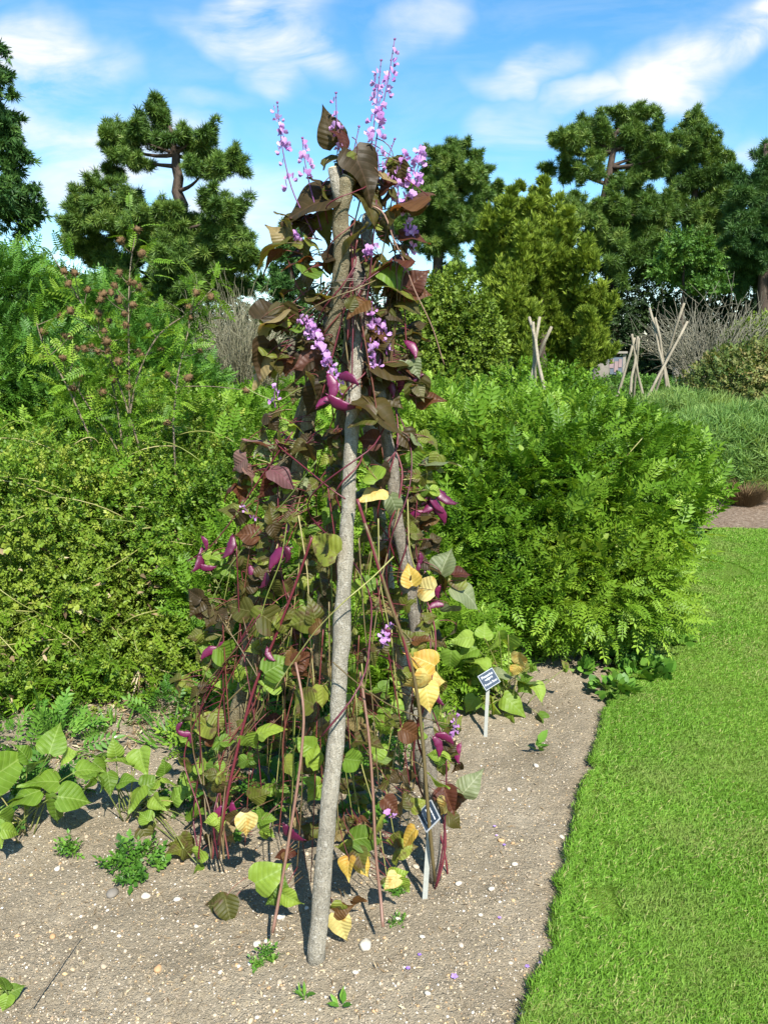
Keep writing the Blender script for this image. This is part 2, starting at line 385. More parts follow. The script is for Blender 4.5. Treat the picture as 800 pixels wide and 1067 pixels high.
def stem_mat(name, stops):
    m, t = new_mat(name); c = ramp(t, attr(t, 'rnd'), stops); f = noise(t, 120, 3)
    c = mixc(t, mrange(t, f, .4, .7, 0, .4), c, mixc(t, 1.0, c, (.6, .6, .6, 1), 'MULTIPLY')); finish(t, c, .45, .4, bump=f, bstr=.3, bdist=.001); return m
M_VINE = stem_mat('vine_stem', [(0, (.075, .010, .022)), (.35, (.13, .020, .028)), (.6, (.14, .045, .03)), (.8, (.09, .065, .026)), (1, (.19, .145, .065))])
M_CANE_RED = stem_mat('red_cane', [(0, (.17, .085, .06)), (1, (.24, .14, .10))])
M_GSTEM = stem_mat('green_stem', [(0, (.10, .14, .03)), (.6, (.20, .22, .06)), (1, (.30, .26, .10))])
M_YSTEM = stem_mat('straw_stem', [(0, (.14, .18, .03)), (.5, (.24, .24, .07)), (1, (.34, .28, .13))])
M_LDARK = hero_leaf('bean_leaf_dark', [(0, (0.033, 0.022, 0.009)), (.35, (0.060, 0.043, 0.012)), (.65, (0.073, 0.068, 0.013)), (1, (0.094, 0.106, 0.018))], (.10, .06, .035), (.075, .045, .022), .34)
M_LBROWN = hero_leaf('bean_leaf_brown', [(0, (.075, .022, .016)), (.5, (.11, .045, .018)), (1, (.13, .075, .02))], (.20, .09, .04), (.12, .05, .04), .42)
M_LOLIVE = hero_leaf('bean_leaf_olive', [(0, (0.061, 0.061, 0.011)), (.4, (0.099, 0.113, 0.015)), (.75, (0.145, 0.174, 0.023)), (1, (0.203, 0.239, 0.034))], (.20, .19, .07), (.13, .11, .06), .32, (.075, .04, .022))
M_LGREEN = hero_leaf('bean_leaf_green', [(0, (0.070, 0.130, 0.013)), (.5, (0.126, 0.221, 0.022)), (1, (0.252, 0.351, 0.044))], (.24, .34, .10), (.15, .22, .08), .36)
M_LLIME = hero_leaf('bean_leaf_lime', [(0, (.10, .19, .018)), (.5, (.16, .27, .03)), (1, (.25, .36, .055))], (.30, .40, .12), (.18, .26, .08), .38)
M_LMAUVE = hero_leaf('bean_leaf_mauve', [(0, (0.120, 0.054, 0.057)), (1, (0.204, 0.120, 0.094))], (.20, .06, .09), (.15, .09, .09), .25)
M_LGREY = hero_leaf('bean_leaf_greygreen', [(0, (.10, .125, .05)), (1, (.18, .21, .10))], (.30, .31, .2), (.24, .24, .16), .2)
M_LTAN = hero_leaf('bean_leaf_tan', [(0, (.18, .14, .05)), (1, (.26, .20, .09))], (.3, .22, .1), (.22, .17, .08), .3)
M_LYEL = hero_leaf('bean_leaf_yellow', [(0, (.40, .27, .04)), (.5, (.48, .37, .085)), (1, (.52, .45, .18))], (.62, .50, .2), (.52, .43, .16), .25, (.40, .22, .04))
LM = dict(d=M_LDARK, b=M_LBROWN, o=M_LOLIVE, g=M_LGREEN, m=M_LMAUVE, s=M_LGREY, t=M_LTAN, y=M_LYEL, l=M_LLIME)
M_LIQ = leaf_mat('licorice_leaf', [(0, (0.057, 0.130, 0.008)), (.4, (0.094, 0.198, 0.012)), (.8, (0.151, 0.270, 0.022)), (1, (0.245, 0.374, 0.043))], .36, .42, .4, 1.3, (0.170, 0.270, 0.021))
M_LIQD = leaf_mat('dark_licorice_leaf', [(0, (0.029, 0.090, 0.010)), (.5, (0.061, 0.155, 0.017)), (.85, (0.094, 0.210, 0.025)), (1, (0.144, 0.270, 0.042))], .28, .42, .45, .9)
M_CHICK = leaf_mat('vetch_leaf', [(0, (0.047, 0.103, 0.008)), (.4, (0.094, 0.185, 0.014)), (.75, (0.161, 0.252, 0.025)), (1, (0.289, 0.340, 0.053))], .34, .42, .4, 1.4, (0.176, 0.237, 0.026))
M_FEATH = leaf_mat('feathery_leaf', [(0, (0.093, 0.189, 0.040)), (.5, (0.162, 0.284, 0.068)), (1, (0.264, 0.378, 0.120))], .4, .5, .35, 1.0, (0.212, 0.284, 0.072))
M_WEED = leaf_mat('weed_leaf', [(0, (0.046, 0.130, 0.014)), (.6, (0.092, 0.210, 0.025)), (1, (0.156, 0.290, 0.043))], .3, .4, .45)
M_BRONZE = leaf_mat('bronze_leaf', [(0, (.055, .10, .02)), (.5, (.12, .16, .04)), (1, (.24, .20, .075))], .28, .5, .35)
M_PINE = leaf_mat('pine_needle', [(0, (0.033, 0.076, 0.013)), (.5, (0.077, 0.145, 0.022)), (.85, (0.131, 0.207, 0.034)), (1, (0.186, 0.251, 0.050))], .1, .45, .45)
M_CEDAR = leaf_mat('cedar_needle', [(0, (0.018, 0.057, 0.014)), (.5, (0.042, 0.103, 0.021)), (1, (0.085, 0.167, 0.034))], .1, .5, .4)
M_YEW = leaf_mat('yew_needle', [(0, (0.058, 0.100, 0.009)), (.5, (0.134, 0.195, 0.018)), (1, (0.234, 0.308, 0.035))], .15, .5, .35)
M_GOLDBUSH = leaf_mat('gold_green_leaf', [(0, (0.060, 0.106, 0.008)), (.5, (0.120, 0.185, 0.017)), (1, (0.200, 0.269, 0.032))], .2, .5, .4)
M_DECID = leaf_mat('decid_leaf', [(0, (.04, .10, .015)), (.5, (.075, .17, .025)), (1, (.13, .24, .04))], .3, .45, .4)
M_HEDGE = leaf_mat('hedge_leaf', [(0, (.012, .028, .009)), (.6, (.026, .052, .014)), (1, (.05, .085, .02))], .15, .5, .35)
M_BROOM = leaf_mat('broom_twig', [(0, (.13, .12, .08)), (.6, (.21, .20, .12)), (1, (.30, .28, .19))], .1, .7, .2)
M_GRASS = leaf_mat('grass_blade', [(0, (0.077, 0.172, 0.013)), (.4, (0.123, 0.260, 0.022)), (.8, (0.172, 0.328, 0.037)), (.94, (0.237, 0.364, 0.055)), (1, (0.346, 0.354, 0.129))], .35, .5, .3, 2.6, (0.182, 0.250, 0.055))
M_STRAW = leaf_mat('straw', [(0, (.12, .08, .045)), (.5, (.28, .20, .11)), (1, (.50, .42, .27))], .15, .7, .2)
M_BURR = plain('burr', (.155, .098, .048), .9, .1, 160, .8, .45)
def petal_mat(name, a, b):
    m, t = new_mat(name); c = ramp(t, attr(t, 'rnd'), [(0, a), (1, b)]); oi = nd(t, 'ShaderNodeObjectInfo')
    c = mixc(t, mth(t, 'MULTIPLY', oi.outputs['Random'], .4), c, (.78, .58, .80)); finish(t, c, .5, .3, .3, c); return m
M_PETAL = petal_mat('petal', (.29, .08, .40), (.60, .29, .64))
M_BUD = plain('bud', (.16, .05, .16), .5, .4, 80, .2)
m_, t = new_mat('seed_pod'); M_POD = m_
oi = nd(t, 'ShaderNodeObjectInfo'); f = noise(t, 50, 3)
c = mixc(t, oi.outputs['Random'], (.06, .004, .024), (.145, .009, .06)); c = mixc(t, mrange(t, f, .45, .75, 0, .5), c, (.07, .008, .03)); finish(t, c, .36, .45, .08, c, f, .3, .002, .08)
M_SLATE = plain('slate_plastic', (.026, .040, .062), .35, .5, 200, .05, .15)
M_WHITE = plain('white_plastic', (.66, .68, .70), .5, .4)
M_RIM = plain('plaque_edge', (.34, .36, .38), .5, .4)
M_STAKE = plain('stake_metal', (.30, .31, .28), .5, .4, 70, .2, .18)
M_WIRE = plain('tie_wire', (.14, .12, .09), .6, .5, 100)
M_TIMBER = plain('weathered_timber', (.24, .215, .18), .8, .2, 12, .4, .25)
M_BOARD = plain('board_panel', (.10, .12, .15), .4, .4, 6, .1)
M_PAPER = plain('notice_paper', (.24, .17, .17), .6, .3, 5, .1, .25)
M_STONE = plain('grey_stone', (.17, .152, .128), .9, .2, 9, .8, .35)

# ================================================================== THE GROUND
def sheet(name, xs, ys, zf, mat, kind='structure'):
    X, Y = np.meshgrid(xs, ys); P = np.stack([X, Y, np.zeros_like(X)], -1).reshape(-1, 3); P[:, 2] = zf(P)
    nx, ny = len(xs), len(ys); i = (np.arange(ny - 1)[:, None] * nx + np.arange(nx - 1)[None]).ravel()
    F = np.concatenate([np.stack([i, i + 1, i + nx + 1], 1), np.stack([i, i + nx + 1, i + nx], 1)])
    g = Geo(); g.add(P, F); return tag(g.build(name, mat), kind=kind)
sheet('ground', np.linspace(-400, 400, 41), np.linspace(-60, 900, 49), lambda P: -.06 + 0 * P[:, 0], M_FIELD)

# the lawn's edge, from the foot of the picture up behind the big bush
EDGE = np.array([gr(*p)[:2] for p in [(548, 1140), (563, 1067), (581, 985), (597, 905), (615, 832), (632, 762), (641, 716), (668, 660), (702, 600), (746, 552)]])
def edge_x(y):
    y = np.asarray(y, float)
    return np.interp(y, EDGE[:, 1], EDGE[:, 0]) + .022 * vnoise(np.stack([y * 9, y * 4], -1), 1, 3) + .016 * vnoise(np.stack([y * 40, y * 23], -1), 1, 5)
LAWN_Y0, LAWN_Y1 = .9, EDGE[-1, 1]
def soil_z(P):
    q = P * [1, 1, 0]; z = .020 * vnoise(q, 4.1, 1) + .008 * vnoise(q, 15, 2) + .0075 * vnoise(q, 50, 4)
    return z - .012 * np.exp(-((P[:, 0] - edge_x(P[:, 1]) + .03) / .05) ** 2) * (P[:, 1] < LAWN_Y1) - .05 * np.clip((P[:, 0] - edge_x(P[:, 1]) - .04) / .1, 0, 1)
sheet('soil', np.arange(-3.4, 2.4, .022), np.arange(.9, 7.0, .022), soil_z, M_SOIL)
ys = np.arange(LAWN_Y0, LAWN_Y1, .03); fr_ = np.concatenate([[0, 0], np.linspace(0, 1, 60) ** 1.5])
ex = edge_x(ys); X = ex[:, None] + fr_[None] * 7.0; X[:, 0] -= .012
Y = np.repeat(ys[:, None], len(fr_), 1); Z = .014 + .008 * vnoise(np.stack([X, Y], -1), 2.3, 7); Z[:, 0] = -.05
i = (np.arange(len(ys) - 1)[:, None] * len(fr_) + np.arange(len(fr_) - 1)[None]).ravel(); nn = len(fr_)
g = Geo(); g.add(np.stack([X, Y, Z], -1).reshape(-1, 3), np.concatenate([np.stack([i, i + 1, i + nn + 1], 1), np.stack([i, i + nn + 1, i + nn], 1)]))
tag(g.build('lawn', M_TURF), kind='structure')
sheet('mulch_bed', np.arange(2.2, 9, .08), np.arange(LAWN_Y1 - .05, 9.4, .08), lambda P: .02 + .012 * vnoise(P, 9, 3), M_MULCH)

# grass blades on the lawn
BL = [blade(.3, .05), blade(.7, .045), blade(1.1, .05)]
def grass_blades(n, ymin, ymax):
    y = ymin * (ymax / ymin) ** rng.random(n); hw = .5 * (y * 1.0 + .35) + .5
    x0 = edge_x(y) - .012; x1 = np.minimum(x0 + 5, .482 * (y * CP + 1.55 * SP) + .55)
    u = rng.random(n); u = np.where(rng.random(n) < .05, u * .02 - .022 * rng.random(n) ** 2.5, u); x = x0 + (x1 - x0) * u; ok = x1 > x0
    x, y = x[ok], y[ok]; n = len(x)
    near = (x - edge_x(y)) < .03
    sc = rng.uniform(.012, .026, n) * (1 + .25 * vnoise(np.stack([x, y], -1), 3.3, 2)) * np.where(near, .9, 1)
    bare = vnoise(np.stack([x, y], -1), 5.1, 9) > .83; sc[bare] *= .5
    z = .012 + .008 * vnoise(np.stack([x, y], -1), 2.3, 7)
    a = rng.uniform(0, 2 * np.pi, n); lean = rng.uniform(.3, 1.7, n)
    d = np.stack([np.cos(a) * lean - .25 * near, np.sin(a) * lean, np.ones(n)], -1)
    M = frames(d, np.stack([np.cos(a + .6), np.sin(a + .6), .3 * np.ones(n)], -1))
    wid = np.maximum(1.3, y / 2.6)
    dry = rng.random(n) < .05 + .10 * (vnoise(np.stack([x, y], -1), 2.7, 31) > .35); S3 = np.stack([sc * wid * 1.1, sc, sc], -1); P = np.stack([x, y, z], -1); k = rng.integers(0, 3, n); r = np.clip(rng.random(n) * .96 + .16 * vnoise(P, 3.3, 4), 0, .93); r = np.where(dry, 1.0, r)
    for q in range(3): g.scatter(BL[q], P[k == q], M[k == q], S3[k == q], r[k == q])
g = Geo(); grass_blades(560000, 1.15, LAWN_Y1 - .02)
tag(g.build('grass', M_GRASS, smooth=False), 'short mown green grass of the lawn beside the bed', 'grass', kind='stuff')

# pebbles in the soil
def pebble_mesh(seed, sub=1):
    import bmesh
    bm = bmesh.new(); bmesh.ops.create_icosphere(bm, subdivisions=sub, radius=1); V = np.array([v.co[:] for v in bm.verts]); F = np.array([[v.index for v in f.verts] for f in bm.faces]); bm.free()
    V = V * (1 + .28 * vnoise(V * 1.7, 1, seed)[:, None]); V[:, 2] *= .55; V[:, 1] *= .78; return T(V, F)
PEB = [pebble_mesh(s) for s in range(5)]
def bed_points(n, ymin, ymax):
    y = ymin * (ymax / ymin) ** rng.random(n); w = .482 * (y * CP + 1.6 * SP) + .3
    x = rng.uniform(-1, 1, n) * w; ok = (x < edge_x(y) - .03); return x[ok], y[ok]
g = Geo()
for n, s0, s1 in ((46000, .0010, .0030), (10500, .0026, .0050), (800, .0045, .008)):
    x, y = bed_points(n, 1.25, 4.2); n = len(x); P = np.stack([x, y, 0 * x], -1); s = rng.uniform(s0, s1, n) * (1 + .2 * rng.normal(size=n)).clip(.5, 1.6); P[:, 2] = soil_z(P) + s * .12
    a = rng.uniform(0, 6.28, n); M = frames(np.stack([np.cos(a), np.sin(a), rng.normal(0, .12, n)], -1), np.stack([rng.normal(0, .2, n), rng.normal(0, .2, n), np.ones(n)], -1)); k = rng.integers(0, 5, n)
    r = rng.random(n)
    for q in range(5): g.scatter(PEB[q], P[k == q], M[k == q], s[k == q], r[k == q])
tag(g.build('gravel', M_PEB), 'small tan and white pebbles strewn over the bare soil bed', 'gravel', kind='stuff')
g = Geo()
for n, s0, s1 in ((16000, .002, .006), (2600, .006, .014), (160, .014, .026)):
    x, y = bed_points(n, 1.25, 4.4); n = len(x); P = np.stack([x, y, 0 * x], -1); keep = vnoise(P, 2.6, 12) > -.25 + .3 * rng.random(n); P = P[keep]; n = len(P); s_ = rng.uniform(s0, s1, n); P[:, 2] = soil_z(P) - s_ * .1
    a = rng.uniform(0, 6.28, n); M = frames(np.stack([np.cos(a), np.sin(a), rng.normal(0, .3, n)], -1), np.stack([rng.normal(0, .4, n), rng.normal(0, .4, n), np.ones(n)], -1)); k = rng.integers(0, 5, n)
    for q in range(5): g.scatter(PEB[q], P[k == q], M[k == q], s_[k == q])
tag(g.build('soil_clods', M_SOIL, smooth=False), 'crumbly lumps of dry beige earth on the bed', 'earth', kind='stuff')
# crumbs of dry plant litter
g = Geo(); x, y = bed_points(4200, 1.25, 4.6); n = len(x); P = np.stack([x, y, 0 * x], -1); P[:, 2] = soil_z(P) + .003
a = rng.uniform(0, 6.28, n); g.scatter(diamond(.09, .03, .03), P, frames(np.stack([np.cos(a), np.sin(a), rng.normal(0, .15, n)], -1), np.stack([rng.normal(0, .4, n), rng.normal(0, .4, n), np.ones(n)], -1)), rng.uniform(.006, .028, n))
x = rng.uniform(-1.9, -.55, 2400); y = rng.uniform(2.9, 3.75, 2400); P = np.stack([x, y, 0 * x], -1); P[:, 2] = soil_z(P) + .004 + .012 * rng.random(2400); P = P[vnoise(P, 6, 5) > -.2]; n = len(P); a = rng.uniform(0, 6.28, n)
g.scatter(diamond(.12, .05, .06), P, frames(np.stack([np.cos(a), np.sin(a), rng.normal(0, .3, n)], -1), np.stack([rng.normal(0, .5, n), rng.normal(0, .5, n), np.ones(n)], -1)), rng.uniform(.015, .05, n), rng.random(n) ** 1.8)
tag(g.build('litter', M_STRAW), 'dry brown plant litter scattered on the soil', 'litter', kind='stuff')

# larger stones that can be picked out one by one
STONE = [pebble_mesh(20 + s, 2) for s in range(4)]
def stone(px, py, w, label, mat=M_FLINT, group='stones on the soil bed'):
    p = gr(px, py); Yc = p[1] * CP + CAM_H * SP; s = w * Yc / FPX / 2.3; p[2] = float(soil_z(p[None])[0]) + s * .3
    g = Geo(); a = random.uniform(0, 6); g.scatter(random.choice(STONE), np.array([p]), frames(np.array([[math.cos(a), math.sin(a), .1]]), np.array([[.1, .1, 1.]])), [s])
    tag(g.build('stone', mat, org=p - [0, 0, s * .3]), label, 'stone', group)
stone(381, 992, 19, 'largest white flint stone, on the soil right of the front pole foot')
stone(293, 960, 12, 'white stone left of the front pole, below bright green bean leaves')
stone(152, 932, 12, 'white oval stone right of the low dark green weed')
stone(118, 930, 17, 'flat grey slate-coloured stone beside the low dark green weed', M_STONE)
stone(268, 987, 11, 'pale stone on bare soil left of the front pole foot')
stone(165, 1012, 12, 'squarish yellow stone on the bare soil at lower left', M_PEB)
for p in [(55, 972, 9), (108, 1004, 9), (25, 960, 8), (185, 938, 9), (100, 965, 8), (155, 1040, 8), (205, 968, 7), (76, 1010, 7), (478, 925, 10), (512, 932, 9), (433, 905, 9), (536, 905, 8), (370, 1017, 8), (445, 1042, 8), (480, 990, 8),
          (522, 880, 9), (440, 985, 7), (585, 872, 8), (530, 825, 8), (500, 960, 7), (558, 800, 8), (415, 965, 7), (230, 1020, 7), (60, 905, 8), (295, 1035, 7)]:
    stone(*p, 'small pale stone lying loose on the bare soil of the bed', M_PEB if random.random() < .4 else M_FLINT)

# ================================================================== SHRUBS AND LOW PLANTS
def mound_points(C, Rd, n, shell=.35, low=-.35, lump=.14, seed=0.0, lf=2.2):
    u = rand_dir(int(n * 1.7)); u = u[u[:, 2] > low][:n]; n = len(u)
    rad = (1 - shell * rng.random(n) ** 1.6) * (1 + lump * vnoise(u, lf, seed) + .5 * lump * vnoise(u, lf * 2.9, seed + 4))
    P = np.asarray(C) + u * rad[:, None] * np.asarray(Rd); P[:, 2] = np.maximum(P[:, 2], .015 + .05 * rng.random(n))
    return P, unit(u / np.asarray(Rd))
def foliage(g, tm, P, out, size, up=.55, jit=.55, droop=0.0, svar=.3, r=None, face=.6):
    n = len(P); d = unit(out * 1.0 + np.array([0, 0, up]) + jit * rng.normal(size=(n, 3)) - np.array([0, 0, droop]))
    nm = unit(out * face + np.array([0, 0, 1.0]) + .45 * rng.normal(size=(n, 3))); M = frames(d, nm)
    s = size * (1 + svar * rng.uniform(-1, 1, n)); k = rng.integers(0, len(tm), n); r = rng.random(n) if r is None else r
    for q in range(len(tm)): g.scatter(tm[q], P[k == q], M[k == q], s[k == q], r[k == q])
def clump_r(P, f=2.0, seed=1.0, amp=.28):
    return np.clip(.48 + amp * vnoise(P, f, seed) + .26 * rng.normal(size=len(P)), 0, 1)
def stems(g, base, P, frac, rad, n=4, bow=.15):
    for p in P[rng.random(len(P)) < frac]:
        b = np.asarray(base) + np.array([rng.normal(0, .12), rng.normal(0, .12), 0]); b[2] = 0; m = (b + p) / 2 + np.array([rng.normal(0, bow), rng.normal(0, bow), bow * .6])
        t = np.linspace(0, 1, 6)[:, None]; g.tube((1 - t) ** 2 * b + 2 * t * (1 - t) * m + t ** 2 * p, np.linspace(rad, rad * .4, 6), n)
def shrub(name, label, cat, lumps, tm, size, mat, smat, up=.5, droop=0., group=None, cf=2.0, stem_frac=.01, stem_rad=.006, loc=None, **kw):
    c0 = np.array(lumps[0][0], float); root = thing(name, (c0[0], c0[1], 0) if loc is None else loc, label, cat, group)
    g = Geo(); gs = Geo()
    for i, (C, Rd, n) in enumerate(lumps):
        P, o = mound_points(C, Rd, n, seed=i * 2.3 + c0[0], **{k: v for k, v in kw.items() if k in ('shell', 'low', 'lump', 'lf')})
        foliage(g, tm, P, o, size, up, kw.get('jit', .55), droop, r=clump_r(P, cf, c0[0] + i, kw.get('amp', .28)), face=kw.get('face', .6))
        stems(gs, (C[0], C[1], 0), P, stem_frac, stem_rad)
    g.build('foliage', mat, root)
    if gs.n: gs.build('stem', smat, root)
    return root

# the big bright bush to the right of the wigwam
shrub('feathery_bush', 'big bright green bush with feathery leaflets bulging over the lawn edge', 'bush',
      [((.74, 4.80, .58), (.93, .85, .70), 13940), ((1.28, 5.1, .58), (.70, .85, .66), 12240), ((.30, 5.3, .58), (.70, .7, .72), 7820), ((1.0, 6.2, .62), (1.3, .9, .70), 9520), ((1.04, 4.42, .36), (.56, .55, .40), 4420), ((.15, 6.5, .6), (1.0, .8, .72), 4760), ((.62, 4.3, .30), (.45, .45, .36), 2550)],
      FROND_A, .098, M_LIQ, M_GSTEM, up=.45, droop=.15, cf=2.6, lump=.24, lf=3.4, shell=.4, low=-.85)
BUSHR = bpy.data.objects['feathery_bush']
# low tangle on the left, with pale straggling stems
r_ = shrub('tangled_vetch', 'low yellowish green tangle of small-leaved stems spreading over the soil at left', 'plant',
      [((-1.95, 4.45, .42), (1.05, .95, .78), 10640), ((-1.15, 4.75, .45), (.85, .9, .72), 9120), ((-2.75, 5.0, .55), (.75, .8, .85), 5200), ((-1.7, 5.45, .60), (.85, .7, .84), 5600), ((-1.1, 4.1, .08), (.72, .62, .34), 4370), ((-1.9, 3.9, .06), (.7, .55, .36), 4370)],
      SPRIG, .058, M_CHICK, M_GSTEM, up=.6, cf=3.2, shell=.3, lf=4., lump=.30, low=-.2, stem_frac=.006, jit=.9)
BANK = [((-1.95, 4.45, .42), (1.05, .95, .78)), ((-1.15, 4.75, .45), (.85, .9, .72)), ((-1.1, 4.1, .08), (.72, .62, .34)), ((-1.9, 3.9, .06), (.7, .55, .36)), ((-1.7, 5.45, .60), (.85, .7, .84))]
def sprinkle(root, name, lumps, tm, size, mat, n, up, grow=1.05, zmax=9., **kw):
    g = Geo()
    for i, (C, Rd) in enumerate(lumps):
        P, o = mound_points(C, np.array(Rd) * grow, n, .12, -.3, .2, i * 3.1 + n, 3.5); k = (vnoise(P, 2.4, n * .01) > rng.uniform(-.5, .5, len(P))) & (P[:, 2] < zmax); P, o = P[k], o[k]; foliage(g, tm, P, o, size, up, kw.get('jit', .6), kw.get('droop', 0), .45, clump_r(P, 2, i))
    o_ = g.build(name, mat, root); return o_
sprinkle(r_, 'foliage', BANK, FROND_A, .105, M_LIQ, 620, .8, 1.10)
sprinkle(r_, 'dead_leaves', BANK, [diamond(.16, .06, .1), leaflet(.2)], .05, M_STRAW, 1300, .2, 1.02, .7)['kind'] = 'stuff'
gs = Geo()
for i in range(110):
    C, Rd = random.choice([((-1.95, 4.45, .42), (1.0, .92, .78)), ((-1.15, 4.75, .45), (.8, .86, .72)), ((-1.1, 4.1, .12), (.75, .52, .40)), ((-1.9, 3.85, .1), (.7, .5, .38))])
    u = rand_dir(1)[0]; u[2] = abs(u[2]); u[1] = -abs(u[1]); v = unit(u + .5 * rand_dir(1)[0]); t = np.linspace(0, 1, 8)[:, None]
    q = unit(u * (1 - t) + v * t); P = np.array(C) + q * np.array(Rd) * (1.0 + .07 * np.sin(t * 3)); P[:, 2] = np.maximum(P[:, 2], .02)
    gs.tube(P, np.linspace(.0034, .0015, 8), 4)
gs.build('straggling_stem', M_YSTEM, r_)['kind'] = 'stuff'
BL_ = [((.74, 4.80, .58), (.93, .85, .70)), ((1.28, 5.1, .58), (.70, .85, .66)), ((.30, 5.3, .58), (.70, .7, .72)), ((1.04, 4.42, .36), (.56, .55, .40))]
sprinkle(BUSHR, 'foliage', BL_, FROND_A, .14, M_LIQ, 700, 1.0, 1.06)
sprinkle(BUSHR, 'foliage', BL_, [leaflet(.25), leaflet(.35)], .045, M_CHICK, 1500, .5, 1.0)
# greener small-leaved growth joining behind the wigwam
shrub('leafy_bush', 'dense mid green small-leaved bush directly behind the bean wigwam', 'bush',
      [((-.35, 5.1, .50), (.75, .75, .70), 4800), ((-.62, 4.05, .25), (.48, .45, .44), 2400), ((.12, 4.3, .28), (.50, .50, .52), 2600), ((-.25, 3.75, .14), (.45, .40, .36), 1900), ((.22, 3.7, .12), (.34, .34, .30), 1200)],
      FROND_A, .095, M_LIQ, M_GSTEM, up=.5, cf=3, low=-.3, lump=.2)
# taller dark feathery stand at the left
shrub('tall_feathery_shrub', 'tall dark green feathery shrub filling the left edge behind the seed heads', 'shrub',
      [((-3.35, 7.0, 1.30), (1.0, 1.1, 1.30), 6840), ((-2.55, 7.0, 1.05), (.85, 1.0, 1.22), 6080), ((-2.0, 7.0, .75), (.7, .9, 1.0), 5320), ((-3.3, 5.7, .9), (.9, .7, 1.0), 4940), ((-2.5, 5.9, .75), (.7, .7, .95), 4180)],
      FROND_B, .15, M_LIQD, M_GSTEM, up=.45, droop=.1, cf=1.8, lump=.16, shell=.35, low=-.3, stem_frac=.004)
shrub('feathery_shrub', 'mid green feathery shrub between the seed heads and the pale broom', 'shrub',
      [((-1.3, 6.2, .55), (.85, .8, .74), 5200), ((-.5, 6.9, .6), (.7, .7, .75), 3600), ((-.55, 5.9, .55), (.5, .5, .68), 2400)], FROND_A, .115, M_LIQ, M_GSTEM, up=.55, cf=2.2, low=-.2)

# pale twiggy broom behind
def twig_bush(name, label, cat, C, spread, h, n, mat, rad, fork=3, up=1.0, group=None):
    root = thing(name, (C[0], C[1], 0), label, cat, group); g = Geo()
    for i in range(n):
        a = rng.uniform(0, 6.28); l = rng.random() ** .5 * spread; b = np.array([C[0] + .15 * l * math.cos(a), C[1] + .15 * l * math.sin(a), C[2]])
        e = b + np.array([l * math.cos(a), l * math.sin(a), h * rng.uniform(.6, 1.05) * (1 - .35 * (l / spread) ** 2) * up]); m = (b + e) / 2 + np.array([0, 0, .12 * h]) + .08 * spread * rng.normal(size=3)
        t = np.linspace(0, 1, 7)[:, None]; P = (1 - t) ** 2 * b + 2 * t * (1 - t) * m + t ** 2 * e; g.tube(P, np.linspace(rad, rad * .35, 7), 3)
        for k in range(fork):
            s = P[rng.integers(2, 6)]; d = unit(e - b + .55 * np.linalg.norm(e - b) * rng.normal(size=3)) * rng.uniform(.18, .4) * h; q = np.stack([s, s + d * .5 + .03 * h * rng.normal(size=3), s + d]); g.tube(q, [rad * .5, rad * .4, rad * .25], 3)
    g.build('twigs', mat, root)['kind'] = 'stuff'; return root
c = at(248, 392, 12); twig_bush('broom_shrub', 'pale grey-green twiggy broom left of the bean wigwam', 'shrub', (c[0], c[1], 0), .62, 2.45, 430, M_BROOM, .007, 4)

# rounded yellow-green bush, right of the wigwam top
c = at(462, 375, 20); r_ = shrub('rounded_bush', 'rounded yellow-green bush between the mid pine and the wigwam', 'bush',
      [((c[0], 20, 1.5), (1.25, 1.2, 2.0), 2600), ((c[0] - .7, 20.3, 1.4), (.9, .9, 1.7), 1500), ((c[0] + .6, 19.6, 1.3), (.8, .8, 1.6), 1500)], SPRIG, .26, M_GOLDBUSH, M_TWIG, up=.5, cf=1.6, low=-.5, stem_frac=.01, stem_rad=.02)
# pale feathery growth and bronze shrub on the right
c = at(770, 470, 9); shrub('pale_feathery_plant', 'pale grey-green feathery plants beyond the lawn at right edge', 'plant',
      [((c[0], 9.6, .32), (1.1, .9, .62), 3000), ((c[0] - .9, 10.2, .28), (1.0, .9, .50), 2400), ((c[0] + 1.2, 9.7, .5), (1.0, .8, .66), 2200), ((c[0] + .1, 11.2, .42), (1.3, .8, .62), 2000)], FINE, .17, M_FEATH, M_YSTEM, up=.9, cf=1.6, low=-.2, stem_frac=.012, stem_rad=.005, jit=.7)
c = at(772, 420, 15); shrub('bronze_shrub', 'loose green shrub with bronze tips behind the pale feathery plants', 'shrub',
      [((c[0] + .4, 15.5, .8), (1.3, 1.1, 1.05), 1900), ((c[0] + 1.8, 15.5, .9), (1.2, 1.0, 1.25), 1500)], SPRIG, .2, M_BRONZE, M_TWIG, up=.7, cf=1.4, low=-.2, jit=.8)
# dry reddish grass tuft at the mulch
c = gr(775, 528); root = thing('dry_grass_tuft', c, 'dry rust-brown grass tuft at the edge of the mulch bed', 'plant'); g = Geo()
n = 1100; a = rng.uniform(0, 6.28, n); d = np.stack([np.cos(a) * rng.uniform(0, 1.1, n), np.sin(a) * .5, np.ones(n)], -1); P = c + np.stack([.16 * np.cos(a) * rng.random(n), .12 * np.sin(a) * rng.random(n), 0 * a], -1)
g.scatter(blade(.5, .008), P, frames(d, np.stack([np.cos(a), np.sin(a), 0 * a], -1)), rng.uniform(.15, .42, n)); g.build('blades', plain('rust_blade', (.13, .085, .04), .8, .2, 9, .1, .4), root)['kind'] = 'stuff'
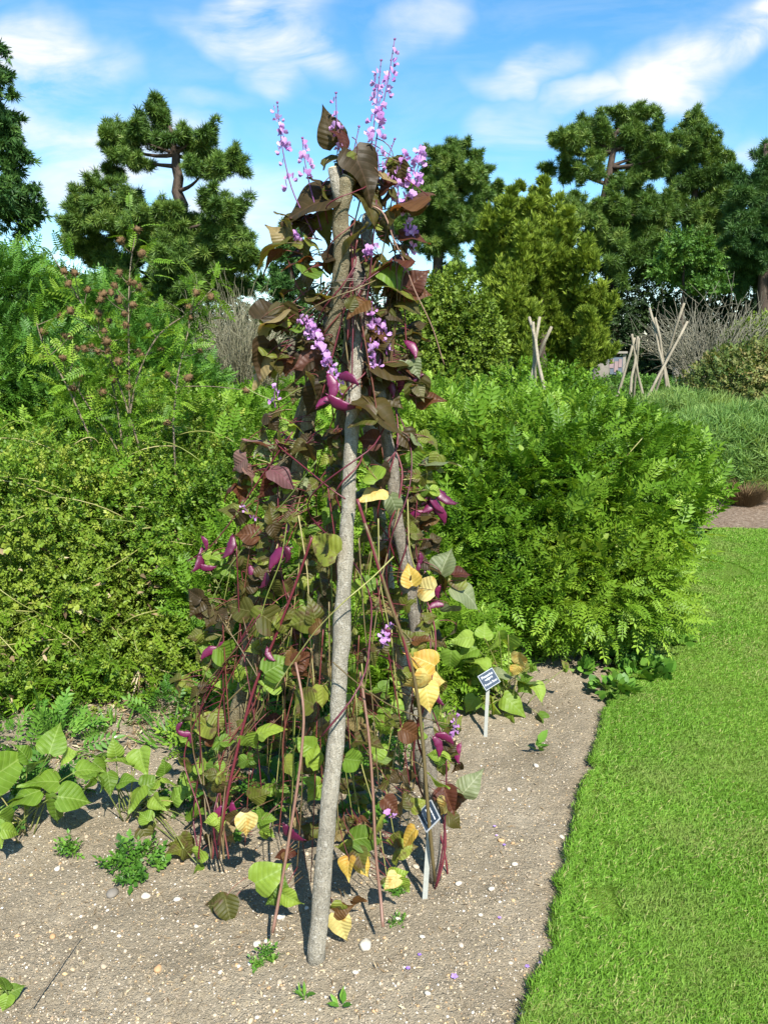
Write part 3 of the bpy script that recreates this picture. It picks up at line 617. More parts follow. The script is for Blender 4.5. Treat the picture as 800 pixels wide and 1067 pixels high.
# far bed planting beyond the bush
for px, Y, w, h, mt, lb in [(705, 17, 1.1, .55, M_DECID, 'low green planting beside the tall cane wigwam'), (655, 24, 1.6, .9, M_DECID, 'low green plants around the short cane wigwam'), (560, 16, 1.3, 1.35, M_LIQ, 'leafy green growth at the foot of the farthest left cane wigwam')]:
    c = at(px, 400, Y); shrub('bed_plant', lb, 'plant', [((c[0], Y, .1 + h * .35), (w, .9, h * .62), 1100), ((c[0] + w * .6, Y + .4, h * .25), (w * .7, .8, h * .5), 600)], SPRIG, .2, mt, M_GSTEM, up=.6, cf=1.5, low=-.2)

# ================================================================== TREES
DENS, GROW, FINEK = 5.0, 1.06, .52
def tree(name, label, trunk, pads, Y, mat, tm, size, dens, group=None, limb=True, trad=.35, zspread=.16, up=.35, droop=0., flat=1.0, tmat=None, cf=.5, sub=3, jit=.75, shell=1.0, fill=.45, tall=1.0):
    tmat = tmat or M_TRUNK; k = Y / FPX
    tp = np.array([at(px, py, Y) for px, py in trunk]); tp[0, 2] = -.05
    root = thing(name, (tp[0, 0], tp[0, 1], 0), label, 'tree', group)
    if fill:                              # sprays that bridge neighbouring pads
        pads = list(pads)
        for _ in range(int(len(pads) * fill)):
            a_ = pads[rng.integers(0, len(pads))]; b_ = sorted(pads, key=lambda q: (q[0] - a_[0]) ** 2 + (q[1] - a_[1]) ** 2)[rng.integers(1, 4)]; w_ = rng.uniform(.3, .7); k_ = rng.uniform(.35, .65)
            pads.append((a_[0] + (b_[0] - a_[0]) * w_ + rng.normal(0, 4), a_[1] + (b_[1] - a_[1]) * w_ + rng.normal(0, 3), (a_[2] + b_[2]) * .5 * k_ + 2, (a_[3] + b_[3]) * .5 * k_ + 2))
        for _ in range(int(len(pads) * .5)):      # loose outliers that fray the outline
            a_ = pads[rng.integers(0, len(pads))]; t_ = rng.uniform(-.3, 3.4); pads.append((a_[0] + math.cos(t_) * a_[2] * 1.08, a_[1] - math.sin(t_) * a_[3] * 1.12, rng.uniform(2.5, 5), rng.uniform(2, 4)))
    gt = Geo(); tl = np.linspace(0, 1, 14); idx = np.linspace(0, 1, len(tp)); TP = np.stack([np.interp(tl, idx, tp[:, j]) for j in range(3)], -1); TP[1:-1, :2] += rng.normal(0, trad * .12, (12, 2))
    gt.tube(TP, np.linspace(trad, trad * .28, 14), 8, wob=.06)
    g = Geo(); Wd = (max(p[0] + p[2] for p in pads) - min(p[0] - p[2] for p in pads)) * k
    for i, (px, py, rx, ry) in enumerate(pads):
        yo = rng.uniform(-1, 1) * Wd * zspread; C = at(px, py, Y + yo); Rd = np.array([rx, (rx + ry) * .6, ry]) * k * GROW
        if limb and rx > 9 and rng.random() < .7:
            s = TP[np.argmin(np.abs(TP[:, 2] - (C[2] - .25 * abs(C[0] - tp[-1, 0]))))]; m = (s + C) / 2 + np.array([0, 0, -.06 * np.linalg.norm(C - s)]) + rng.normal(0, .25, 3); tt = np.linspace(0, 1, 7)[:, None]
            gt.tube((1 - tt) ** 2 * s + 2 * tt * (1 - tt) * m + tt ** 2 * C, np.linspace(trad * .24, trad * .06, 7), 5)
        for b in range(max(2, int(sub * 3.0))):       # each clump is a finger of foliage reaching outward and up
            o = rand_dir(1)[0] * rng.uniform(.25, .95) * Rd; dr = unit(unit(o / Rd) + np.array([0, 0, up * 1.1 - droop]) + .3 * rng.normal(size=3)); r0 = (Rd.min() * .5 + Rd.mean() * .5) * rng.uniform(.20, .40)
            for q in range(3):
                rb = r0 * (1 - .27 * q) * np.array([1, 1, .85 * tall]); nn = max(6, int(dens * DENS * (rb[0] * rb[2] + rb[0] * rb[1])))
                P, out_ = mound_points(C + o * .85 + dr * r0 * .95 * q, rb, nn, shell, -.7, .3, i + b * 1.7, 3.2)
                keep = P[:, 2] > .1; P, out_ = P[keep], out_[keep]; out_[:, 2] *= flat
                foliage(g, tm, P, out_ + dr * .7, size * FINEK, up, jit, droop, .6, clump_r(P, cf, i, .25))
    gt.build('trunk', tmat, root); g.build('crown', mat, root); return root

tree('pine_tree', 'spreading pine with a sky gap through its crown, left of the wigwam', [(187, 345), (187, 250), (188, 190), (178, 135)],
     [(165, 128, 22, 14), (150, 148, 38, 16), (122, 148, 12, 18), (200, 148, 32, 13), (238, 168, 26, 13), (212, 178, 30, 11), (140, 168, 24, 13), (103, 208, 24, 24), (85, 232, 20, 24), (128, 226, 34, 22), (95, 262, 30, 26), (150, 252, 34, 24),
      (168, 232, 22, 16), (232, 228, 26, 24), (246, 258, 18, 30), (212, 250, 32, 26), (182, 278, 45, 22), (238, 288, 24, 24), (128, 288, 38, 20), (140, 208, 15, 13), (200, 305, 50, 20), (125, 310, 45, 20), (186, 232, 24, 13), (190, 258, 34, 16), (176, 300, 40, 18), (215, 285, 30, 16), (160, 330, 50, 16), (118, 180, 8, 7), (162, 110, 8, 8)], 45, M_PINE, TUFT, .62, 34, trad=.55, group='pines beyond the garden', cf=.45, up=.5, sub=4)
tree('conifer_tree', 'dark conifer cut off by the left edge of the view', [(-20, 330), (-15, 150), (-22, 20)],
     [(-18, 40, 16, 24), (-8, 85, 20, 24), (2, 120, 20, 22), (-10, 150, 28, 24), (14, 160, 17, 20), (12, 195, 28, 22), (-10, 220, 34, 26), (26, 225, 17, 20), (-30, 110, 20, 26), (-30, 260, 30, 30)], 26, M_CEDAR, SPRAY, .42, 75, trad=.35, up=.1, droop=.3, cf=.8)
tree('fir_tree', 'small dark fir showing just left of the wigwam poles', [(302, 345), (302, 235)],
     [(302, 246, 8, 9), (300, 262, 16, 9), (304, 278, 20, 10), (298, 294, 24, 11), (305, 312, 26, 12), (300, 332, 28, 12)], 42, M_CEDAR, SPRAY, .62, 50, trad=.25, up=0, droop=.2)
tree('tall_pine_tree', 'layered dark pine with a bare trunk, just right of the wigwam top', [(457, 330), (457, 255), (470, 165)],
     [(478, 160, 22, 9), (458, 172, 26, 12), (497, 178, 18, 12), (440, 190, 18, 12), (482, 194, 34, 12), (505, 200, 13, 14), (463, 210, 32, 13), (500, 222, 20, 12), (440, 228, 32, 13), (482, 238, 32, 11), (428, 248, 20, 10), (502, 252, 18, 10), (455, 257, 28, 9), (415, 235, 14, 9), (462, 190, 26, 14), (470, 225, 30, 14), (460, 245, 30, 12), (450, 212, 26, 14), (475, 286, 20, 8), (430, 290, 22, 8)], 50, M_PINE, TUFT, .55, 42, trad=.42, group='pines beyond the garden', up=.4, sub=4, cf=.5)
tree('cypress_tree', 'broad olive-green conifer with feathery upright tips, behind the nearest left canes', [(565, 385), (565, 300)],
     [(508, 234, 9, 22), (515, 272, 17, 30), (527, 250, 10, 24), (540, 222, 11, 22), (551, 240, 12, 26), (563, 216, 12, 22), (576, 236, 11, 24), (545, 265, 22, 32), (588, 248, 11, 22), (575, 275, 24, 32), (608, 275, 12, 24), (520, 320, 24, 36), (555, 315, 30, 40), (595, 315, 26, 38), (622, 325, 14, 30), (512, 355, 20, 28), (545, 360, 30, 30), (585, 360, 30, 30), (618, 360, 20, 28)], 28, M_YEW, SPRAY, .40, 85, limb=False, trad=.2, up=1.3, sub=4, cf=.9, zspread=.22, jit=.3, tall=2.2, fill=.8)
tree('great_pine_tree', 'great dark pine with flat foliage layers and open limbs, at right', [(640, 380), (636, 290), (630, 215), (640, 140)],
     [(655, 122, 28, 11), (625, 134, 28, 12), (600, 150, 24, 13), (588, 178, 20, 12), (642, 152, 32, 13), (670, 142, 22, 12), (612, 176, 20, 10), (662, 172, 30, 13), (690, 162, 20, 15), (655, 192, 24, 10), (610, 225, 26, 15), (648, 232, 36, 22), (686, 220, 26, 20), (640, 264, 34, 20), (680, 268, 32, 22), (618, 255, 15, 16), (598, 218, 12, 11), (668, 245, 30, 20)], 55, M_PINE, TUFT, .66, 34, trad=.6, group='pines beyond the garden', sub=4, cf=.4, up=.45)
tree('pointed_pine_tree', 'pine with a pointed top standing between the great pine and the dark cedar', [(722, 380), (722, 250), (724, 120)],
     [(723, 128, 9, 12), (720, 145, 18, 12), (735, 165, 22, 14), (705, 165, 18, 14), (750, 188, 18, 14), (720, 190, 32, 16), (700, 210, 24, 16), (740, 215, 28, 17), (715, 240, 34, 20), (745, 250, 24, 20), (700, 270, 26, 20), (735, 280, 30, 20)], 60, M_PINE, TUFT, .66, 36, trad=.5, group='pines beyond the garden', sub=4, cf=.4, up=.5)
tree('cedar_tree', 'very dark cedar at the right edge of the view', [(795, 380), (798, 150)],
     [(800, 165, 16, 12), (785, 185, 20, 13), (810, 195, 24, 15), (772, 208, 20, 12), (798, 222, 30, 14), (778, 240, 26, 14), (812, 252, 26, 16), (786, 266, 30, 14), (772, 285, 24, 14), (806, 292, 30, 16), (830, 225, 26, 30), (835, 280, 26, 30)], 48, M_CEDAR, TUFT, .6, 44, trad=.5, sub=4, up=.1, droop=.15, cf=.6)
tree('broadleaf_tree', 'bright green broadleaf tree growing low among the dark pines', [(712, 370), (712, 270)],
     [(710, 258, 18, 16), (695, 275, 18, 16), (728, 275, 20, 16), (712, 292, 26, 16), (738, 300, 18, 14)], 44, M_DECID, SPRIG, .6, 50, trad=.16, sub=3)
# dark hedge closing the garden
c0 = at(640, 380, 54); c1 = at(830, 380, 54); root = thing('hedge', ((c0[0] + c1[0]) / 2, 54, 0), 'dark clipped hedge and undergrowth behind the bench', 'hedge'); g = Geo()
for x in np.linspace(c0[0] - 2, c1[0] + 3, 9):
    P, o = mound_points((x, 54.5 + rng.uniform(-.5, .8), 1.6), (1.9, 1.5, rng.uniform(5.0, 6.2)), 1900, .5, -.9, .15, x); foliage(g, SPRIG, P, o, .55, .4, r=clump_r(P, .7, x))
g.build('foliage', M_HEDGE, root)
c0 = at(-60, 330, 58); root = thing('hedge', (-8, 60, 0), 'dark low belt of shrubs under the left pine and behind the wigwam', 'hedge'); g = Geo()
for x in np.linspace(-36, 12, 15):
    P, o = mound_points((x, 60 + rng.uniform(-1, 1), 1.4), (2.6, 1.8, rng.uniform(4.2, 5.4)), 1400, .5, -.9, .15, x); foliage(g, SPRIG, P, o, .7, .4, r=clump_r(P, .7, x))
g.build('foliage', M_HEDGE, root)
c = at(742, 375, 30); twig_bush('bare_shrub', 'grey bare-branched shrub spreading at right behind the tall canes', 'shrub', (c[0], 30, 0), 2.6, 3.9, 130, M_GREYTWIG, .02, 5)
c = at(785, 345, 32); shrub('hedge_shrub', 'olive green shrub half mixed with the bare branches at right', 'shrub', [((c[0] + .4, 32, 1.3), (1.5, 1.2, 1.9), 1500)], SPRIG, .3, M_GOLDBUSH, M_GREYTWIG, up=.5, low=-.3)

# ================================================================== FAR GARDEN FURNITURE
def cane_wigwam(label, Y, poles, rad):
    b = at(poles[0][0][0], 400, Y); root = thing('cane_wigwam', (b[0], Y, 0), label, 'wigwam', 'distant cane wigwams')
    for (x0, y0), (x1, y1), dy in poles:
        p0 = at(x0, y0, Y + dy); p1 = at(x1, y1, Y - dy * .4); d = (p1 - p0) / max(1e-3, (p1 - p0)[2]); p0 = p0 - d * (p0[2] + .03) if p0[2] > -.03 else p0
        g = Geo(); t = np.linspace(0, 1, 7)[:, None]; P = p0 + (p1 - p0) * t + rng.normal(0, rad * .3, (7, 3)); g.tube(P, np.linspace(rad, rad * .8, 7), 7, wob=.05); g.build('pole', M_CANE, root)
cane_wigwam('farthest left pale cane wigwam poking above the big bush', 15, [((560, 372), (551, 331), -.25), ((557, 372), (556, 335), .2), ((556, 376), (562, 329), -.1), ((559, 376), (574, 340), .25)], .035)
cane_wigwam('short narrow cane wigwam beside the notice board', 22, [((653, 436), (664, 350), -.3), ((641, 420), (661, 352), .1), ((670, 420), (658, 349), .2), ((660, 405), (665, 353), .5)], .042)
cane_wigwam('tall cane wigwam with two long crossing poles in front of the bare shrub', 18, [((704, 448), (677, 321), -.3), ((703, 440), (683, 331), .1), ((690, 385), (713, 315), .3), ((688, 388), (716, 335), -.2)], .034)
# notice board
root = thing('notice_board', at(640, 400, 40) * [1, 1, 0], 'small roofed notice board on two posts at the far lawn', 'notice board'); cx = at(640, 385, 40)[0]; k = 40 / FPX
def part_box(name, c, h, mat, M=None, parent=None):
    g = Geo(); g.box(c, h, M); return g.build(name, mat, parent if parent is not None else root, smooth=False)
for sx in (-9, 9): part_box('post', (cx + sx * k, 40, .85), (.07, .07, .87), M_TIMBER)
pb = part_box('panel', (cx, 40, 1.12), (8.2 * k, .05, .42), M_BOARD)
for sx, sz, w, h in [(-4, .1, 2.2, .22), (1, -.05, 2.0, .26), (5, .12, 1.6, .2)]: part_box('notice', (cx + sx * k, 39.93, 1.12 + sz), (w * k, .012, h), M_PAPER, parent=pb)
part_box('roof', (cx, 40, 1.76), (11 * k, .22, .05), M_TIMBER)
# bench
root = thing('garden_bench', at(722, 392, 46) * [1, 1, 0], 'pale wooden bench on the far lawn against the dark hedge', 'bench'); cx = at(716, 388, 46)[0]; k = 46 / FPX
part_box('seat', (cx, 46, .45), (14 * k, .24, .03), M_TIMBER); part_box('backrest', (cx, 46.26, .75), (14 * k, .025, .2), M_TIMBER)
for sx in (-13, 13):
    for dy in (-.2, .2): part_box('leg', (cx + sx * k, 46 + dy, .21), (.04, .04, .21), M_TIMBER)
    part_box('armrest', (cx + sx * k, 46, .64), (.04, .24, .03), M_TIMBER)
root = thing('garden_bench', at(748, 388, 47) * [1, 1, 0], 'dark wooden seat half hidden behind the bronze shrub', 'bench'); cx = at(752, 388, 47)[0]
part_box('seat', (cx, 47, .48), (8 * k, .24, .04), M_TIMBER)
for sx in (-7, 7): part_box('leg', (cx + sx * k, 47, .22), (.05, .2, .22), M_TIMBER)
p = at(625, 384, 38); g = Geo(); g.scatter(pebble_mesh(31, 2), np.array([[p[0], 38, .55]]), frames(np.array([[0., 0, 1]]), np.array([[0., -1, 0]])), np.array([[.42, 1.25, .6]]))
tag(g.build('stone_post', M_STONE, org=(p[0], 38, 0)), 'rough pale standing stone left of the notice board', 'stone')

# ================================================================== THE WIGWAM OF POLES AND ITS CLIMBING BEANS
TOP = np.array([-.10, 2.28, 1.72]); BASE_C = np.array([-.17, 2.36, 0.])
wig = thing('pole_wigwam', (BASE_C[0], BASE_C[1], 0), 'tall wigwam of rough wooden poles tied at the top, draped with purple-leaved beans', 'wigwam')
def pole_from(pts, r0, r1, mat, label=None, knots=8, n=14):
    pts = np.array(pts, float); t = np.linspace(0, 1, len(pts)); tt = np.linspace(0, 1, 46)
    P = np.stack([np.interp(tt, t, pts[:, j]) for j in range(3)], -1)
    for _ in range(3): P[1:-1] = (P[:-2] + 2 * P[1:-1] + P[2:]) / 4
    kink = rng.normal(0, .004, (44, 3)); kink[1:-1] = (kink[:-2] + kink[1:-1] + kink[2:]) / 3; P[1:-1] += kink; rad = np.linspace(r0, r1, 46) * (1 + .05 * vnoise(np.stack([tt * 14, tt * 3], -1), 1, r0 * 1000))
    for k in rng.integers(3, 43, knots): rad[k] *= rng.uniform(1.07, 1.2)
    g = Geo(); g.tube(P, rad, n, wob=.032)
    for k in rng.integers(4, 42, 5):     # snapped-off twig stubs
        a = rng.uniform(0, 6.28); d = unit(np.array([math.cos(a), math.sin(a), .6])); g.tube([P[k] + d * rad[k] * .5, P[k] + d * rad[k] * 1.15, P[k] + d * (rad[k] + .007)], [.0065, .005, .0035], 6, wob=.1)
    o = g.build('pole', mat, wig)
    if label: o['label'] = label
    c = Geo(); d = unit(P[-1] - P[-2]); c.tube([P[-1] - d * .001, P[-1] + d * .0035], [rad[-1] * .97, rad[-1] * .9], n); c.build('cut_end', M_CUT, o)
    return P
def depth_line(px, Y0, Y1): return [at(x, y, Y0 + (Y1 - Y0) * i / (len(px) - 1)) for i, (x, y) in enumerate(px)]
f0 = gr(329, 1008); Yf = f0[1]
# front pole: from its foot up to the tie and on behind the olive pole
ys_ = np.array([1008, 900, 800, 700, 600, 520, 460, 400, 340, 280, 225]); xs_ = np.array([329, 337, 347, 354, 360, 363.5, 366, 369, 374, 379, 384])
def line_Y(py, y0, Ya, Yb_top, ytop):   # distance along a straight pole seen at picture height py
    out_ = []
    a = np.array([0, Ya, 0]); z1 = CAM_H + pix_dir(0, ytop)[2] / pix_dir(0, ytop)[1] * Yb_top
    for q in py:
        k = pix_dir(0, q)[2] / pix_dir(0, q)[1]      # z = CAM_H + k*Y on the ray ; z = (Y-Ya)/(Yb-Ya)*z1 on the pole
        s_ = z1 / (Yb_top - Ya); out_.append((CAM_H + s_ * Ya) / (s_ - k))
    return np.array(out_)
def pole_px(xs, ys, Ya, Yb): 
    Yv = line_Y(ys, ys[0], Ya, Yb, ys[-1]); return [at(x, y, Y) for x, y, Y in zip(xs, ys, Yv)]
FRONT = pole_from(pole_px(xs_, ys_, Yf, 2.40), .0238, .0175, M_POLE_GREY, 'pale grey front pole, lichen-flecked and unclothed by leaves', 12)
b0 = gr(452, 918); xs_ = np.array([452, 450, 443, 430, 418, 408, 398, 388, 376, 366]); ys_ = np.array([918, 820, 740, 640, 560, 490, 430, 370, 310, 262])
RIGHT = pole_from(pole_px(xs_, ys_, b0[1], 2.30), .0225, .0165, M_POLE_BROWN, 'right-hand pole, wrapped in dark leaves')
# olive-barked pole crossing in front at the top, its foot at the back left
b0 = at(236, 745, 2.62); b0[2] = 0.; top_ = at(352, 187, 2.22); mids = [at(300, 470, 2.46), at(330, 400, 2.36), at(349, 330, 2.27), at(356, 260, 2.23), at(355, 215, 2.22)]
OLIVE = pole_from([b0] + [at(268, 600, 2.55)] + mids + [at(363, 186, 2.22)], .024, .0205, M_POLE_OLIVE, 'olive-barked pole with a forked cut top')
g = Geo(); P = np.array([at(356, 214, 2.222), at(352, 198, 2.222), at(347.5, 176, 2.225)]); g.tube(P, [.0165, .0165, .0155], 12, wob=.02); fk = g.build('fork_stub', M_POLE_GREY, wig)
g = Geo(); d = unit(P[-1] - P[-2]); g.tube([P[-1] - d * .001, P[-1] + d * .003], [.015, .014], 12); g.build('cut_end', M_CUT, fk)
BACKL = pole_from([np.array([-.62, 2.50, -.02]), np.array([-.40, 2.42, .72]), at(345, 330, 2.34), at(372, 232, 2.30)], .023, .017, M_POLE_OLIVE)
BACKR = pole_from([np.array([.16, 2.78, -.02]), np.array([.02, 2.55, .8]), at(372, 330, 2.36), at(362, 246, 2.33)], .023, .016, M_POLE_GREY)
BACKM = pole_from([np.array([-.32, 2.95, -.02]), np.array([-.2, 2.65, .85]), at(366, 335, 2.39), at(376, 250, 2.33)], .022, .016, M_POLE_OLIVE)
# wire tie round the crossing
c = at(362, 300, 2.27); g = Geo(); th = np.linspace(0, 2 * np.pi * 3, 60); g.tube(np.stack([c[0] + .058 * np.cos(th), c[1] + .02 + .075 * np.sin(th), c[2] + .012 * th / 6.28 - .012 + .006 * np.sin(th * .7)], -1), .0010, 5); g.build('wire_tie', M_WIRE, wig)

# ---- where a thing seen at (px, py) hangs on the wigwam: f = 1 on its front, 0 beside the axis, -1 on its back
def cone_r(z): return .06 + .42 * max(0., 1 - z / 1.78) if z < 1.78 else .07
def on_wig(px, py, f=1.0):
    Y = 2.3
    for _ in range(3):
        p = at(px, py, Y); z = p[2]; k = np.clip(z / TOP[2], 0, 1.1); ax = BASE_C * (1 - k) + np.array([TOP[0], TOP[1], 0]) * k; r = cone_r(z); dx = p[0] - ax[0]
        Y = ax[1] - f * math.sqrt(max(r * r - dx * dx, .0009))
    return at(px, py, Y)
RIGHTV, UPV, VIEW = np.array([1., 0, 0]), np.array([0, SP, CP]), np.array([0, -CP, SP])

ROOTS = {}
def plant(key, base, label):
    b = np.array(base, float); b[2] = 0
    ROOTS[key] = dict(o=thing('climbing_bean', b, label, 'climbing bean', 'beans climbing the wigwam'), b=b, fol={k: Geo() for k in LM}, n=0)
plant('front', FRONT[0] + [.03, .03, 0], 'climbing bean at the front pole, twining up to the tallest lilac flower spikes')
plant('right', RIGHT[0], 'climbing bean up the right pole with yellow leaves and a bunch of purple pods')
plant('left', gr(222, 885), 'climbing bean on the left side with magenta pods and mauve leaves sticking out left')
plant('back', np.array([-.15, 2.75, 0]), 'climbing bean inside the wigwam, seen as dark leaves between the poles')
def owner(p):
    if p[1] > 2.47: return 'back'
    k = p[2] / 1.72; ax = BASE_C[0] * (1 - k) + TOP[0] * k
    if p[2] > 1.45: return 'front' if p[0] < ax + .06 else 'right'
    return 'right' if p[0] > ax + .10 else ('left' if p[0] < ax - .17 else 'front')

def petiole_to(p, g_, hub):
    m = (p + hub) / 2 + np.array([rng.normal(0, .012), rng.normal(0, .012), .012]); t = np.linspace(0, 1, 5)[:, None]
    g_.tube((1 - t) ** 2 * hub + 2 * t * (1 - t) * m + t ** 2 * p, np.linspace(.0014, .001, 5), 4)
PET = {k: Geo() for k in ROOTS}
def put_leaf(c, size, ang, cls, tilt=None, own=None, turn=0.0, wide=1.0):
    """one leaflet with its middle at c; ang = where its tip points on the picture plane, 0 right, 90 up"""
    a = R(ang); d = math.cos(a) * RIGHTV + math.sin(a) * UPV; d = unit(d - VIEW * rng.normal(0, .35))
    hi = np.clip((c[2] - 1.0) / .5, 0, 1); nrm = VIEW * (1 - .45 * hi) + (.4 + .55 * hi) * np.array([0, 0, 1.]) + .45 * rng.normal(size=3) if tilt is None else VIEW * math.cos(R(tilt)) + np.array([0, 0, 1.]) * math.sin(R(tilt)) + np.array([math.sin(R(turn)), 0, 0])
    base = c - d * size * .5; k = own or owner(c); t = BEAN[rng.integers(0, len(BEAN))]
    if cls == 'y' and own != 'skip':
        gy = Geo(); gy.scatter(t, base[None], frames(d[None], unit(nrm)[None]), np.array([[size * wide, size, size]]), rng.random(1)); gy.build('yellow_leaf', M_LYEL, ROOTS[k]['o'])
    else: ROOTS[k]['fol'][cls].scatter(t, base[None], frames(d[None], unit(nrm)[None]), np.array([[size * wide, size, size]]), rng.random(1))
    z = base[2]; kk = min(1, z / 1.72); ax = BASE_C * (1 - kk) + TOP * [1, 1, 0] * kk; hub = base + (np.array([ax[0], ax[1], z + .01]) - base) * rng.uniform(.25, .5) + np.array([0, 0, rng.uniform(-.03, .05)])
    hub = base + np.clip(hub - base, -.07, .07); petiole_to(base + d * .004, PET[k], hub)
# leaves read off the photograph: (px, py, length px, tip angle, class, front)
LEAVES = [(322, 212, 58, -160, 'd', .6), (343, 133, 30, 112, 'd', .5), (357, 149, 24, -60, 'b', .5), (346, 166, 20, 30, 'd', .4), (381, 180, 46, -58, 'd', .9), (373, 176, 26, -85, 'o', .6), (418, 205, 50, 175, 'b', .6), (434, 206, 30, 60, 'd', .4), (386, 216, 38, -60, 'd', .7),
 (402, 188, 24, 60, 'b', .2), (409, 184, 22, 20, 't', .2), (279, 257, 42, 178, 'o', .3), (282, 267, 28, 195, 'b', .4), (288, 240, 20, 130, 't', .1), (310, 270, 26, 175, 'b', .3), (337, 238, 30, -95, 'd', .6), (367, 248, 36, 60, 'o', 1.), (329, 280, 30, 30, 'g', .6), (322, 291, 24, -60, 'd', .5), (342, 262, 26, 150, 'd', .5),
 (408, 266, 36, 175, 'b', .7), (433, 247, 28, -5, 'b', .2), (415, 284, 36, -30, 'g', .6), (436, 290, 26, 40, 'b', .2), (417, 302, 40, -20, 'o', .5), (397, 240, 30, -100, 'd', .5), (395, 285, 28, -70, 'd', .4), (428, 318, 28, -30, 'd', .2), (402, 325, 30, -100, 'd', .3), (437, 305, 22, -10, 'b', .1),
 (283, 318, 36, 60, 'd', .1), (277, 336, 50, -155, 't', .3), (297, 334, 30, -85, 'd', .2), (285, 322, 34, 110, 'o', .2), (271, 371, 34, -130, 'd', .1), (268, 387, 34, -115, 't', .1), (287, 377, 26, -80, 'd', .1), (281, 362, 22, 80, 'o', .1), (320, 377, 30, 200, 'b', .6), (313, 385, 26, -130, 'd', .5), (307, 342, 16, 160, 'g', .4), (330, 418, 34, -110, 'd', .5), (327, 400, 24, -50, 'o', .7),
 (371, 321, 24, -140, 'b', 1.), (368, 314, 16, 60, 'o', 1.), (417, 381, 52, -10, 'd', .8), (408, 372, 34, 150, 'd', .6), (434, 409, 30, -90, 'd', .3), (395, 352, 28, -60, 'd', .5), (432, 383, 26, -20, 'b', .2), (398, 433, 58, -18, 'd', 1.), (376, 437, 28, 190, 'o', 1.), (428, 461, 28, -50, 'd', .4), (437, 462, 24, -30, 's', .2), (459, 478, 36, 25, 's', .2), (452, 483, 22, -120, 'o', .2), (405, 500, 34, -60, 'd', .8), (386, 514, 32, -160, 'y', .8), (387, 490, 30, 120, 'g', .8), (413, 528, 28, -60, 's', .7), (383, 458, 26, 175, 'b', .6), (430, 411, 26, -100, 'd', .4), (443, 411, 24, 20, 'd', .2), (448, 415, 24, 15, 'b', .1), (408, 415, 28, -40, 'd', .6),
 (270, 461, 32, 140, 'm', .5), (248, 484, 28, 215, 'm', .3), (296, 494, 32, -20, 'm', .6), (279, 509, 30, -120, 'b', .5), (262, 498, 26, -60, 'm', .4), (256, 556, 28, 170, 'b', .4), (335, 568, 40, 150, 'o', .9), (346, 566, 30, 20, 'o', .9), (246, 634, 34, 170, 'o', .5), (263, 652, 40, -150, 'o', .6), (288, 651, 40, -40, 'o', .7), (311, 649, 34, 200, 'o', .8), (329, 638, 26, 85, 'o', .8), (324, 652, 22, 170, 'b', .8), (237, 684, 36, -60, 'g', .5), (225, 690, 26, 200, 'o', .4), (290, 693, 36, 30, 'g', .7), (281, 700, 24, -90, 'o', .6), (313, 727, 36, 160, 'o', .9), (337, 727, 28, -80, 'o', .9), (438, 612, 32, 170, 'y', .9), (427, 598, 26, 100, 'y', .7), (464, 583, 34, 70, 's', .3), (473, 604, 26, 175, 'o', .3), (489, 617, 40, -20, 's', .3), (460, 610, 30, -100, 'd', .4), (452, 590, 26, 160, 'd', .5), (482, 597, 22, 10, 'b', .2),
 (440, 687, 34, 150, 'y', .9), (453, 704, 30, 10, 'y', .9), (436, 713, 30, -130, 'y', 1.), (446, 727, 34, -75, 'y', 1.), (440, 665, 22, 20, 'b', .8), (470, 640, 26, -80, 's', .3), (472, 660, 24, -110, 'o', .2), (210, 757, 34, 190, 'o', .5), (228, 752, 24, -60, 'o', .5), (220, 820, 32, 170, 'o', .6), (233, 826, 26, -60, 'o', .6), (208, 846, 24, 60, 'g', .5), (257, 861, 30, -85, 'y', .9), (283, 911, 44, 30, 'g', 1.), (222, 942, 34, 172, 'o', .9), (238, 951, 34, -72, 'o', .9), (285, 937, 26, -140, 'g', .9), (304, 938, 26, -30, 'g', .9), (295, 925, 22, 80, 'g', .9), (387, 773, 38, 0, 'o', .9), (372, 793, 32, -20, 'g', .9), (385, 870, 40, 10, 'g', .9), (397, 862, 30, 60, 'o', .9), (362, 905, 26, -100, 'y', 1.), (375, 897, 28, -70, 'o', 1.), (350, 950, 24, -130, 'o', 1.), (358, 948, 24, 20, 'b', 1.), (355, 968, 34, -75, 'y', 1.), (380, 905, 24, -60, 'y', .9),
 (415, 913, 26, 30, 'g', 1.), (407, 920, 24, -130, 'y', 1.), (420, 924, 26, -60, 'g', 1.), (455, 815, 32, -40, 'g', .9), (424, 872, 26, -140, 'y', .9), (467, 835, 32, -70, 'b', .8), (460, 842, 24, -110, 'y', .8), (491, 817, 32, 50, 's', .5), (330, 786, 30, 60, 'g', .7), (316, 775, 28, 150, 'g', .7), (280, 757, 30, 40, 'g', .7), (281, 712, 26, 160, 'g', .6), (262, 775, 28, -60, 'g', .6), (345, 790, 24, -150, 'o', .9), (300, 800, 26, -60, 'o', .7), (270, 830, 28, 20, 'o', .7), (430, 765, 30, -30, 'b', .8), (408, 840, 24, -40, 'b', .8), (395, 815, 24, -160, 'o', .8), (475, 855, 24, -30, 'd', .4), (190, 795, 24, 170, 'o', .3), (205, 895, 24, -120, 'g', .6), (180, 885, 26, 190, 'o', .5), (195, 880, 26, -50, 'o', .5), (375, 940, 20, -20, 'b', .9), (460, 790, 26, -40, 'd', .6)]
for px, py, l, a, cl_, f in LEAVES:
    c = on_wig(px, py, f); put_leaf(c, l * (c[1] * CP + .2) / FPX * (1.08 if py < 450 else .95), a, cl_)
